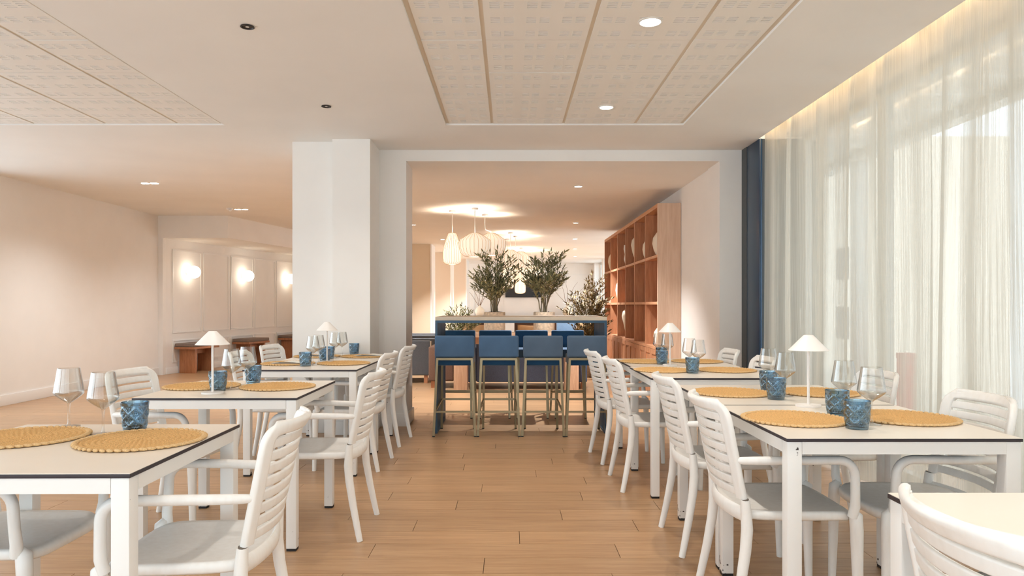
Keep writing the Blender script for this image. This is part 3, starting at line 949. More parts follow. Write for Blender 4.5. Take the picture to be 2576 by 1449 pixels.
WL = [
    (-1.412, 2.49, 'wine glass standing left of the blue tumbler on the lower left table'),
    (-1.500, 3.86, 'front of the two wine glasses between lamp and tumblers on the single left table'),
    (-1.490, 4.00, 'rear of the two wine glasses on the single left table'),
    (-1.468, 5.47, 'wine glass nearest the edge on the third left table'),
    (-1.470, 5.60, 'wine glass just before the lamp on the third left table'),
    (-1.512, 6.14, 'left of the two wine glasses on the far left table by the column'),
    (-1.464, 6.27, 'right of the two wine glasses on the far left table by the column'),
    (1.373, 2.709, 'wine glass nearest the camera on the near right table'),
    (1.432, 3.00, 'wine glass behind the tumblers on the near right table'),
    (1.363, 3.545, 'wine glass left of the lamp on the second right table, nearer of two'),
    (1.400, 3.88, 'wine glass left of the lamp on the second right table, farther of two'),
    (1.276, 4.88, 'right wine glass behind the tumbler on the third right table'),
    (1.262, 5.04, 'left wine glass behind the tumbler on the third right table'),
    (1.263, 5.73, 'wine glass beside the lamp on the farthest right table, nearer of two'),
    (1.240, 5.95, 'wine glass beside the lamp on the farthest right table, farther of two'),
    (-1.640, 2.66, 'wine glass cut by the left picture edge on the lower left table'),
]
BL = [
    (-1.350, 2.575, 'blue cut tumbler on the lower left table'),
    (-1.540, 3.800, 'blue tumbler right behind the lamp stem on the single left table'),
    (-1.481, 4.105, 'blue tumbler right of the wine glasses on the single left table'),
    (-1.515, 5.300, 'blue tumbler at the front edge of the third left table'),
    (-1.478, 5.735, 'blue tumbler behind the wine glass on the third left table'),
    (-1.525, 6.030, 'blue tumbler half hidden behind another, far left table by the column'),
    (-1.425, 6.540, 'blue tumbler standing alone at the back of the far left table'),
    (1.268, 2.615, 'blue cut tumbler nearest the camera on the near right table'),
    (1.345, 2.930, 'blue cut tumbler half hidden behind another on the near right table'),
    (1.276, 3.432, 'blue tumbler in front of two wine glasses on the second right table'),
    (1.365, 3.780, 'blue tumbler half hidden behind another on the second right table'),
    (1.207, 4.754, 'blue tumbler in front of two wine glasses on the third right table'),
    (1.142, 5.500, 'blue tumbler left of the lamp on the farthest right table'),
    (1.255, 5.840, 'blue tumbler behind the lamp stem on the farthest right table'),
]
# small things on the tables stand clear of mats, lamps and each other
SETTLE = []
def settle(lst, r):
    for e in lst: SETTLE.append([e[0], e[1], r])
LAMPS = ((-1.517, 3.650), (-1.452, 5.680), (1.326, 3.180), (1.196, 5.350))
def relax():
    fixed = [(m_[0], m_[1], 0.196) for m_ in MT] + [(l_[0], l_[1], 0.055) for l_ in LAMPS]
    for it in range(60):
        for i, g_ in enumerate(SETTLE):
            for (fx_, fy_, fr_) in fixed + [tuple(q_) for j, q_ in enumerate(SETTLE) if j != i]:
                dx, dy = g_[0] - fx_, g_[1] - fy_
                d_ = math.hypot(dx, dy) or 1e-6
                need = g_[2] + fr_ + 0.002
                if d_ < need:
                    g_[0] += dx / d_ * (need - d_) * 0.6; g_[1] += dy / d_ * (need - d_) * 0.6
wine = make_wine()
settle(WL, 0.039); settle(BL, 0.040); relax()
for i, (x, y, lab) in enumerate(WL):
    x, y = SETTLE[i][:2]
    place(wine, i > 0, lab, (x, y, 0.75), R(i * 51), WG)

BG = 'blue pressed glass tumblers'
def make_tumbler():
    t = thing('tumbler', '', 'tumbler', group=BG)
    H_ = 0.102
    tri = lambda a: abs((a / PI) % 2 - 1)
    def fr(r, z, th):
        k = min(1, max(0, (z - 0.012) / 0.006)) * min(1, max(0, (0.090 - z) / 0.006))
        p = max(tri(th * 6 + z * 150), tri(th * 6 - z * 150))
        q = tri(th * 36 + z * 420) * tri(th * 36 - z * 420)
        star = 0.85 * q if p < 0.62 else p
        return r + k * (0.0052 * star - 0.0028)
    prof = [(0.0385 + 0.0085 * k / 34, 0.010 + (H_ - 0.010) * k / 34) for k in range(35)]
    b = MB().lathe(prof, 150, fr=fr)
    inner = [(r - 0.0035, z) for (r, z) in prof if z > 0.016][::-3]
    bm_ = b.bm
    b.lathe([(prof[-1][0], H_), (prof[-1][0] - 0.0012, H_ + 0.0012), (prof[-1][0] - 0.0028, H_ + 0.0006)] + inner + [(0.028, 0.0145), (0, 0.014)], 48)
    b.lathe([(prof[0][0], 0.010), (0, 0.010)], 48)
    b.build('body', M['bglass'], t, smooth=28)
    MB().lathe([(0, 0.0004), (0.036, 0.0004), (0.0378, 0.002), (0.0388, 0.0096), (0, 0.0096)], 48).build('base', M['bglass'], t, smooth=40)
    return t
tum = make_tumbler()
for i, (x, y, lab) in enumerate(BL):
    x, y = SETTLE[len(WL) + i][:2]
    place(tum, i > 0, lab, (x, y, 0.75), R(i * 29), BG)

# ------------------------------------------------------------------ table lamps
LG = 'white table lamps'
def make_lamp():
    t = thing('table_lamp', '', 'lamp', group=LG)
    MB().lathe([(0, 0.0), (0.053, 0.0), (0.054, 0.001), (0.054, 0.008), (0.053, 0.009), (0, 0.009)], 40).build('base', M['lampwhite'], t, smooth=40)
    MB().lathe([(0, 0.009), (0.0058, 0.009), (0.0058, 0.300), (0, 0.300)], 14).build('stem', M['lampwhite'], t, smooth=40)
    sh = MB().lathe([(0.0, 0.318), (0.018, 0.318), (0.021, 0.3165), (0.084, 0.2505), (0.083, 0.2495), (0.019, 0.3140), (0, 0.3145)], 48)
    sh.build('shade', M['lampwhite'], t, smooth=40)
    MB().lathe([(0, 0.285), (0.014, 0.285), (0.014, 0.314), (0, 0.314)], 16).build('socket', M['lampwhite'], t, smooth=40)
    return t
LL = [(-1.517, 3.650, 'white lamp with conical shade at the front edge of the single left table'),
      (-1.452, 5.680, 'white lamp with conical shade before the column, behind wine glasses'),
      (1.326, 3.180, 'white lamp with conical shade before the curtain on the near right tables'),
      (1.196, 5.350, 'white lamp with conical shade before the bookcase end on the far right tables')]
lamp = make_lamp()
for i, (x, y, lab) in enumerate(LL):
    place(lamp, i > 0, lab, (x, y, 0.75), 0, LG)

# ------------------------------------------------------------------ napkins
NG = 'folded napkins on placemats'
def make_napkin():
    t = thing('napkin', '', 'napkin', group=NG)
    def sheet(nm, l, w, z0, lift, sk):
        mb = MB(); bm_ = mb.bm
        n = 12
        top, bot = [], []
        for i in range(n + 1):
            u = i / n
            z = z0 + lift * (0.5 - 0.5 * math.cos(2 * PI * u)) * (0.6 + 0.8 * u)
            x = (u - 0.5) * l
            top.append([bm_.verts.new((x + sk * s, s * w / 2, z + 0.0014)) for s in (-1, 1)])
            bot.append([bm_.verts.new((x + sk * s, s * w / 2, z)) for s in (-1, 1)])
        for i in range(n):
            bm_.faces.new((top[i][0], top[i+1][0], top[i+1][1], top[i][1]))
            bm_.faces.new((bot[i][0], bot[i][1], bot[i+1][1], bot[i+1][0]))
            for s in (0, 1): bm_.faces.new((top[i][s], bot[i][s], bot[i+1][s], top[i+1][s]))
        for i in (0, n): bm_.faces.new((top[i][0], top[i][1], bot[i][1], bot[i][0]))
        mb.build(nm, M['napkin'], t, smooth=30)
    sheet('lower_fold', 0.23, 0.10, 0.0105, 0.0, 0.0)
    sheet('upper_fold', 0.22, 0.09, 0.0125, 0.010, 0.02)
    return t
nap = make_napkin()
for i, (x, y, a, lab) in enumerate(((-1.69, 5.46, 8, 'white folded napkin on the placemat of the third left table'),
                                    (-1.67, 6.25, 3, 'white folded napkin on the wall side placemat of the far left table'),
                                    (-1.23, 6.27, 0, 'white folded napkin on the aisle side placemat of the far left table'))):
    place(nap, i > 0, lab, (x, y, 0.75), R(a), NG)

# ------------------------------------------------------------------ bar table and stools
bt = thing('bar_table', 'high blue framed bar table with a greige top in the opening', 'table', (0.103, 6.69, 0))
BW, BD = 0.804, 0.85
MB().box(-BW, BW, 0, BD, 1.058, 1.092).build('tabletop', M['bartop'], bt, bevel=0.003)
MB().box(-BW, BW, 0.003, 0.023, 1.034, 1.058).build('rail', M['barblue'], bt)
MB().box(-BW, BW, BD - 0.023, BD - 0.003, 1.034, 1.058).build('rail', M['barblue'], bt)
for s in (-1, 1):
    x0, x1 = sorted((s * BW, s * (BW - 0.022)))
    MB().box(x0, x1, 0.003, 0.023, 0, 1.034).build('post', M['barblue'], bt)
    MB().box(x0, x1, BD - 0.023, BD - 0.003, 0, 1.034).build('post', M['barblue'], bt)
    MB().box(x0, x1, 0.023, BD - 0.023, 1.034, 1.058).build('rail', M['barblue'], bt)
    MB().box(x0, x1, 0.023, BD - 0.023, 0.0, 0.02).build('rail', M['barblue'], bt)
    rib = MB().box(x0 + 0.004, x1 - 0.004, -0.010, 0.010, 0.02, 1.034).mesh('end_rib'); rib.materials.append(M['barblue'])
    for k in range(21):
        o = link('end_rib', rib, bt); o.location = (0, 0.055 + k * 0.037, 0)

SG = 'blue bar stools around the high table'
def make_stool(fab, fabseat):
    t = thing('bar_stool', '', 'stool', group=SG)      # back at y=0, faces +y
    MB().box(-0.182, 0.182, -0.02, 0.035, 0.722, 0.922).build('backrest', M[fab], t, bevel=0.022, seg=4)
    MB().box(-0.164, 0.164, 0.036, 0.42, 0.645, 0.735).build('seat', M[fabseat], t, bevel=0.016, seg=3)
    r = 0.0105
    bz = M['bronze']
    MB().tube([(-0.163, -0.012, 0.709), (0.163, -0.012, 0.709)], r, 4).build('back_bar', bz, t)
    for s in (-1, 1):
        lg = MB().tube([(s * 0.190, -0.02, 0.008), (s * 0.158, -0.012, 0.715)], r, 4, up=(0, 1, 0)).build('leg', bz, t)
        MB().tube([(s * 0.190, -0.02, 0), (s * 0.1896, -0.02, 0.009)], 0.0112, 4, up=(0, 1, 0)).build('foot_cap', M['cap'], lg)
        lg = MB().tube([(s * 0.158, 0.41, 0.008), (s * 0.148, 0.36, 0.66)], r, 4, up=(0, 1, 0)).build('leg', bz, t)
        MB().tube([(s * 0.158, 0.41, 0), (s * 0.158, 0.41, 0.009)], 0.0112, 4, up=(0, 1, 0)).build('foot_cap', M['cap'], lg)
        MB().tube([(s * 0.179, -0.017, 0.228), (s * 0.153, 0.388, 0.29)], 0.008, 4).build('stretcher', bz, t)
    MB().tube([(-0.179, -0.017, 0.228), (0.179, -0.017, 0.228)], 0.008, 4).build('stretcher', bz, t)
    MB().tube([(-0.153, 0.388, 0.29), (0.153, 0.388, 0.29)], 0.009, 4).build('footrest', bz, t)
    return t
sx = [-0.507, -0.103, 0.302, 0.704]
st_b = make_stool('velvet', 'velvet_d'); st_g = make_stool('velvet_g', 'velvet_d'); st_d = make_stool('velvet_d', 'velvet')
nl = ['first blue bar stool from the left on the near side of the high table', 'second blue bar stool from the left on the near side of the high table',
      'greyer blue bar stool, third from the left on the near side of the high table', 'greyer blue bar stool behind the white chair, rightmost on the near side']
place(st_b, False, nl[0], (sx[0], 6.55, 0), 0, SG)
place(st_b, True, nl[1], (sx[1], 6.55, 0), 0, SG)
place(st_g, False, nl[2], (sx[2], 6.55, 0), 0, SG)
place(st_g, True, nl[3], (sx[3], 6.55, 0), 0, SG)
fx = [-0.567, -0.163, 0.240, 0.643]
flab = ['first deep blue stool from the left on the far side of the high table', 'second deep blue stool from the left on the far side of the high table',
        'third deep blue stool from the left on the far side of the high table', 'rightmost deep blue stool on the far side of the high table']
for k in range(4):
    place(st_d, k > 0, flab[k], (fx[k], 7.99, 0), PI, SG)

# ------------------------------------------------------------------ bookcase with vases
bk = thing('bookcase', 'tall cherry wood bookcase with open cubbies and panelled doors', 'bookcase', (1.808, 8.757, 0))
D_, LEN, N_ = 0.283, 4.93, 6
cw = LEN / N_
MB().box(0, D_, 0, 0.03, 0, 2.45).build('end_panel', M['shelf_end'], bk)
MB().box(0, D_, LEN - 0.03, LEN, 0, 2.45).build('end_panel', M['shelfw'], bk)
MB().box(0, D_, 0.03, LEN - 0.03, 2.40, 2.45).build('top_panel', M['shelfw_h'], bk)
MB().box(D_ - 0.012, D_, 0.03, LEN - 0.03, 0.08, 2.40).build('back_panel', M['shelfw'], bk)
MB().box(0.02, D_ - 0.012, 0.03, LEN - 0.03, 0, 0.08).build('plinth', M['shelfw_h'], bk)
for k in range(1, N_):
    th = 0.022 if k % 2 == 0 else 0.014
    MB().box(0, D_ - 0.012, k * cw - th, k * cw + th, 0.08, 2.40).build('divider', M['shelfw'], bk)
for k in range(N_):
    a = k * cw + (0.03 if k == 0 else (0.022 if k % 2 == 0 else 0.014)); b = (k + 1) * cw - (0.03 if k == N_ - 1 else (0.022 if (k + 1) % 2 == 0 else 0.014))
    for z in (0.684, 1.245, 1.825):
        MB().box(0.0 if z < 0.7 else 0.002, D_ - 0.012, a, b, z - 0.035, z).build('shelf', M['shelfw_h'], bk)
    w = (b - a) / 2
    for j in range(2):
        dr = MB().box(0.006, 0.022, a + j * w + 0.002, a + (j + 1) * w - 0.002, 0.085, 0.645).build('door', M['shelfw'], bk)
        q0, q1 = a + j * w + 0.002, a + (j + 1) * w - 0.002
        for (ya_, yb_, za, zb) in ((q0, q1, 0.085, 0.145), (q0, q1, 0.585, 0.645), (q0, q0 + 0.06, 0.145, 0.585), (q1 - 0.06, q1, 0.145, 0.585)):
            MB().box(-0.004, 0.006, ya_, yb_, za, zb).build('door_rail', M['shelfw'], dr)
def vase(lab, y, z, prof, m='cream', x=1.945, n=28, fr=None):
    t = thing('vase', lab, 'vase', (x, y, z), group='pale vases in the bookcase')
    MB().lathe([(0, 0)] + prof, n, fr=fr).build('body', M[m], t, smooth=60)
    r, zz = prof[-1]
    MB().lathe([(r, zz - 0.004), (r + 0.004, zz), (r + 0.002, zz + 0.006), (r - 0.006, zz + 0.004), (max(r - 0.008, 0.004), zz - 0.03)], n).build('rim', M[m], t, smooth=60)
def egg(r, h, neck):
    return [(r * 0.5, 0.0), (r * 0.62, h * 0.06), (r * 0.85, h * 0.25), (r, h * 0.5), (r * 0.92, h * 0.72), (r * 0.6, h * 0.9), (neck, h)]
def cyc(k): return 8.757 + cw * (k + 0.5)
vase('round cream vase in the top cubby nearest the bookcase end', cyc(0) + -0.02, 1.825, egg(0.125, 0.33, 0.04))
vase('slim tall cream vase in the second top cubby', cyc(1) + 0.00, 1.825, egg(0.095, 0.31, 0.035))
vase('large pear shaped cream vase in the third top cubby', cyc(2) + -0.05, 1.825, [(0.05, 0), (0.06, 0.04), (0.10, 0.16), (0.125, 0.28), (0.11, 0.36), (0.06, 0.41), (0.04, 0.43)])
vase('ridged white glass vase in the fourth top cubby', cyc(3) - 0.10, 1.825, [(0.05, 0), (0.06, 0.03), (0.085, 0.12), (0.07, 0.20), (0.09, 0.28), (0.085, 0.34)], 'ridge', x=1.925, n=48, fr=lambda r, z, th: r + 0.006 * math.sin(th * 12))
vase('plain cream vase in the farthest top cubby', cyc(5) + 0.0, 1.825, egg(0.11, 0.36, 0.05), x=1.93)
vase('large cream vase in the fifth middle cubby', cyc(4) + -0.15, 1.245, egg(0.125, 0.42, 0.05), x=1.94)
vase('cream vase with a narrow foot in the fourth bottom cubby', cyc(3) + 0.02, 0.684, [(0.045, 0), (0.05, 0.05), (0.08, 0.16), (0.12, 0.34), (0.10, 0.42), (0.05, 0.46)], x=1.94)
vase('small cream jug in the bottom cubby nearest the bookcase end', cyc(0) + 0.00, 0.684, egg(0.09, 0.24, 0.03), x=1.93)
cn = thing('cone_ornament', 'small cream cone ornament in the farthest middle cubby', 'ornament', (1.92, cyc(5), 1.245))
MB().lathe([(0, 0), (0.085, 0), (0.086, 0.006), (0.006, 0.165), (0, 0.168)], 28).build('cone', M['cream'], cn, smooth=40)
MB().lathe([(0, 0.160), (0.009, 0.163), (0.011, 0.171), (0.007, 0.180), (0, 0.183)], 16).build('tip', M['cream'], cn, smooth=60)

# ------------------------------------------------------------------ benches and globe lights by the panelled wall
BNG = 'wooden benches along the panelled wall'
wr = math.atan2(D.y, D.x)
def make_bench():
    t = thing('bench', '', 'bench', group=BNG)      # x along the wall, y away from the wall (negative)
    MB().box(-0.375, 0.375, -0.40, -0.02, 0.425, 0.465).build('seat_board', M['benchw'], t, bevel=0.003)
    MB().box(-0.372, 0.372, -0.398, -0.022, 0.465, 0.53).build('cushion', M['taupe'], t, bevel=0.02, seg=3)
    for s in (-1, 1):
        MB().box(s * 0.25 - 0.03, s * 0.25 + 0.03, -0.36, -0.05, 0, 0.425).build('leg', M['benchw'], t, bevel=0.002)
    MB().box(-0.22, 0.22, -0.22, -0.18, 0.33, 0.40).build('stretcher', M['benchw'], t)
    return t
bench = make_bench()
for i, (k, lab) in enumerate(((0, 'wooden bench with taupe cushion nearest, behind the white lamp'), (2, 'middle wooden bench with taupe cushion under the second globe light'), (4, 'wooden bench with taupe cushion half hidden by the column'))):
    p = A0 + D * (0.165 + 0.405 + 0.867 * k)
    place(bench, i > 0, lab, (p.x, p.y, 0), wr, BNG)
GG = 'glowing globe wall lights'
def make_globe():
    t = thing('wall_light', '', 'wall light', group=GG)
    MB().tube([(0, 0.0, 0), (0, -0.02, 0)], 0.05, 24, up=(0, 0, 1)).build('mount', M['lampwhite'], t, smooth=40)
    MB().tube([(0, -0.02, 0), (0, -0.05, 0)], 0.02, 16, up=(0, 0, 1)).build('neck', M['lampwhite'], t, smooth=40)
    MB().ball((0, -0.145, 0), 0.112, 28, 18).build('globe', M['globe'], t, smooth=80)
    return t
globe = make_globe()
for i, (k, lab) in enumerate(((0, 'glowing globe wall light leftmost, above the first bench'), (2, 'glowing globe wall light above the second bench'), (4, 'glowing globe wall light cut by the column edge'))):
    p = A0 + D * (0.165 + 0.405 + 0.867 * k)
    place(globe, i > 0, lab, (p.x, p.y, 1.80), wr, GG)

# ------------------------------------------------------------------ downlights
def spot(parent, loc, power, size=80, blend=0.8, color=(1.0, 0.93, 0.85), rad=0.025, aim=None):
    l = bpy.data.lights.new('spot', 'SPOT')
    l.energy = power; l.spot_size = R(size); l.spot_blend = blend; l.color = color; l.shadow_soft_size = rad
    o = bpy.data.objects.new('spot_beam', l); COL.objects.link(o)
    o.parent = parent; o.location = loc
    if aim: o.rotation_euler = aim
    return o
DG = 'round recessed downlights'
def downlight(lab, x, y, z, r=0.045, lit=True, power=30, size=100, rad=0.025, color=(1.0, 0.93, 0.85)):
    t = thing('downlight', lab, 'downlight', (x, y, z), group=DG)
    MB().lathe([(r, 0.0), (r + 0.014, 0.0), (r + 0.015, -0.004), (r + 0.002, -0.006), (r, 0.0)], 32).build('trim_ring', M['base'], t, smooth=40)
    MB().lathe([(0, -0.002), (r + 0.001, -0.002), (r + 0.001, -0.0005), (0, -0.0005)], 32).build('lens', M['dl_on' if lit else 'dl_dark'], t)
    if power: spot(t, (0, 0, -0.025), power, size, rad=rad, color=color)
    return t
def spot_dark(lab, x, y, z, power):
    t = thing('recessed_spot', lab, 'spotlight', (x, y, z), group='dark recessed spotlights')
    MB().lathe([(0.026, -0.001), (0.036, -0.001), (0.038, -0.006), (0.030, -0.008), (0.026, -0.001)], 28).build('trim_ring', M['dl_dark'], t, smooth=40)
    MB().lathe([(0, -0.001), (0.0262, -0.001), (0.0262, -0.003), (0, -0.003)], 28).build('baffle', M['dl_dark'], t)
    MB().lathe([(0, -0.003), (0.010, -0.003), (0.010, -0.0045), (0, -0.0045)], 16).build('lens', M['base'], t)
    spot(t, (0, 0, -0.03), power, 120, 1.0, rad=0.03)
    return t
LSP = (0.94, 0.97, 1.0)
downlight('large lit round downlight in the slotted ceiling tiles, nearer one', 0.768, 3.915, TZ, 0.055, power=42)
downlight('lit round downlight in the slotted ceiling tiles, farther one', 0.754, 5.60, TZ, 0.05, power=40)
spot_dark('small dark recessed spotlight in the plain ceiling above the single left table', -1.45, 3.95, CH, 28)
spot_dark('small dark recessed spotlight in the plain ceiling above the far left tables', -1.42, 5.53, CH, 26)
# downlights added out of view, some carrying on the rows, to light the room
for k, (x, y) in enumerate(((0.77, 2.2), (0.77, 0.4), (-1.45, 2.3), (-1.45, 0.6), (-3.4, 1.2), (-4.6, 3.0))):
    downlight(('lit round downlight added out of view above the near right table', 'lit round downlight added out of view above the lower right corner table', 'lit round downlight added out of view above the lower left table', 'lit round downlight added out of view at the rear left', 'lit round downlight added out of view under the left tiled ceiling, nearer the middle', 'lit round downlight added out of view at the far left')[k], x, y, TZ if False else CH, 0.045, power=(42 if x > 0 else 14))
for k, (x, y, p) in enumerate(((0.82, 8.6, 130), (1.14, 12.4, 140), (1.40, 15.4, 140), (1.64, 18.1, 140), (1.90, 20.9, 140), (-1.72, 12.7, 140), (-1.46, 15.5, 140), (-1.9, 9.4, 110), (-1.15, 18.3, 140), (-0.95, 21.0, 140))):  # last three added out of sight to brighten the lounge
    downlight(('nearest downlight in the lounge ceiling', 'second downlight in the right row of the lounge ceiling', 'third downlight in the right row of the lounge ceiling', 'fourth downlight in the right row of the lounge ceiling',
               'farthest downlight in the right row of the lounge ceiling', 'lounge downlight at the edge of the white jamb', 'lounge downlight left of the tall paper pendant', 'added lounge downlight hidden behind the white column', 'added lounge downlight behind the tall pendant, left row', 'added farthest lounge downlight of the left row')[k], x, y, LH, 0.045, power=p * 2.4, color=LSP)
PG = 'twin pill shaped ceiling lights'
def pill(lab, x, y, power):
    t = thing('twin_downlight', lab, 'downlight', (x, y, CH), group=PG)
    for s in (-1, 1):
        c = s * 0.058
        poly = []
        for k in range(20):
            a = 2 * PI * k / 20
            poly.append((c + 0.025 * (1 if math.cos(a) > 0 else -1) + 0.02 * math.cos(a), 0.03 * math.sin(a)))
        MB().prism(poly, -0.006, -0.001).build('lens', M['dl_on'], t)
    MB().box(-0.12, 0.12, -0.045, 0.045, -0.0011, -0.0002).build('plate', M['base'], t)
    spot(t, (0, 0, -0.03), power, 140, 1.0, color=(0.92, 0.97, 1.0))
pill('pair of pill shaped lit downlights in the left ceiling, nearer pair', -4.545, 9.03, 120)
pill('pair of pill shaped lit downlights in the left ceiling, farther pair above the bulkhead', -4.32, 11.5, 80)
dt = thing('ceiling_sensor', 'small white ceiling sensor beside the farther pair of lights', 'sensor', (-4.45, 11.35, CH))
MB().lathe([(0, 0), (0.05, 0), (0.05, -0.018), (0.03, -0.035), (0, -0.04)], 24).build('body', M['base'], dt, smooth=40)
MB().ball((0.02, -0.02, -0.035), 0.022, 12, 8).build('lens', M['base'], dt, smooth=80)

# ------------------------------------------------------------------ pendant lamps
PN = 'ribbed fabric pendant lamps'
def shade_prof(kind):
    if kind == 'tall':
        return [(0.060, 0.0), (0.105, 0.012), (0.135, 0.04), (0.143, 0.09), (0.143, 0.20), (0.128, 0.27), (0.095, 0.38), (0.062, 0.47)], 0.47
    return [(0.09, 0.0), (0.165, 0.015), (0.21, 0.06), (0.232, 0.13), (0.235, 0.215), (0.22, 0.25), (0.15, 0.295), (0.065, 0.345)], 0.345
PM = {}
def pendant(lab, kind, x, y, ztop, kink=0.0, mat='pend', power=16):
    prof, h = shade_prof(kind)
    t = thing('pendant_lamp', lab, 'pendant lamp', (x, y, ztop - h), group=PN)
    n = 24
    key = (kind, mat)
    if key not in PM:
        sc_ = MB().lathe(prof, 96, fr=lambda r, z, th: r * (1 - 0.03 * abs(math.sin(th * n / 2))**0.5)).mesh('shade', smooth=50); sc_.materials.append(M[mat])
        rb = MB()
        rb.tube([(r + 0.001, 0, z) for r, z in prof], 0.0022, 5, up=(0, 1, 0))
        rbm = rb.mesh('rib', smooth=60); rbm.materials.append(M['rib'])
        tp = MB().lathe([(prof[-1][0], h - 0.001), (prof[-1][0] + 0.002, h + 0.003), (prof[-1][0] - 0.004, h + 0.004), (prof[-1][0] - 0.004, h - 0.001)], 24).mesh('top_ring', smooth=50); tp.materials.append(M['rib'])
        PM[key] = (sc_, rbm, tp)
    sc_, rbm, tp = PM[key]
    so = link('shade', sc_, t)
    for k in range(n):
        o = link('rib', rbm, so); o.rotation_euler = (0, 0, 2 * PI * k / n)
    link('top_ring', tp, t)
    dz = LH - (ztop - h)
    pts = [(0, 0, h - 0.03), (0, 0, h + 0.03), (kink, 0, h + 0.06), (kink * 1.1, 0, (h + dz) / 2), (kink * 1.05, 0, dz - 0.02)] if kink else [(0, 0, h - 0.03), (0, 0, dz - 0.02)]
    MB().tube(pts, 0.005, 6).build('cord', M['lampwhite'], t)
    MB().lathe([(0, dz - 0.03), (0.045, dz - 0.03), (0.05, dz - 0.004), (0, dz - 0.004)], 24, c=(kink, 0, 0)).build('ceiling_rose', M['lampwhite'], t, smooth=40)
    l = bpy.data.lights.new('bulb', 'POINT'); l.energy = power; l.color = (1.0, 0.84, 0.66); l.shadow_soft_size = 0.03
    o = bpy.data.objects.new('bulb', l); COL.objects.link(o); o.parent = t; o.location = (0, 0, h - 0.05)
    return t
pendant('tall narrow pendant lamp hanging leftmost', 'tall', -0.868, 10.77, 2.283, mat='pend_hot')
pendant('wide pendant lamp in front, right of the tall one', 'wide', -0.515, 10.5, 2.256)
pendant('wide pendant lamp half hidden behind the front wide one', 'wide', -0.300, 11.25, 2.33, kink=-0.09)
pendant('wide pendant lamp of the middle group, front one', 'wide', 0.01, 14.03, 2.28)
pendant('wide pendant lamp of the middle group, rear one', 'wide', 0.22, 14.75, 2.30, kink=-0.10)
pendant('tall pendant lamp of the middle group behind the left olive tree', 'tall', -0.06, 15.4, 2.02, mat='pend_hot')
pendant('wide pendant lamp of the far group, front one', 'wide', 0.28, 17.8, 2.16)
pendant('wide pendant lamp of the far group, rear one', 'wide', 0.56, 18.6, 2.25)
pendant('tall pendant lamp low in the far group before the television', 'tall', 0.27, 18.9, 1.98, mat='pend_hot')

# ------------------------------------------------------------------ console with olive pots
cs = thing('console_table', 'long light oak console table behind the far stools', 'table', (0.07, 9.77, 0))
MB().box(-0.90, 0.90, 0, 0.40, 0.76, 0.82).build('tabletop', M['oak'], cs, bevel=0.003)
for xa, xb in ((-0.84, -0.66), (0.69, 0.87)):
    MB().box(xa, xb, 0.01, 0.39, 0, 0.76).build('leg', M['oak'], cs, bevel=0.003)
MB().box(-0.66, 0.69, 0.17, 0.23, 0.66, 0.76).build('stretcher', M['oak'], cs)

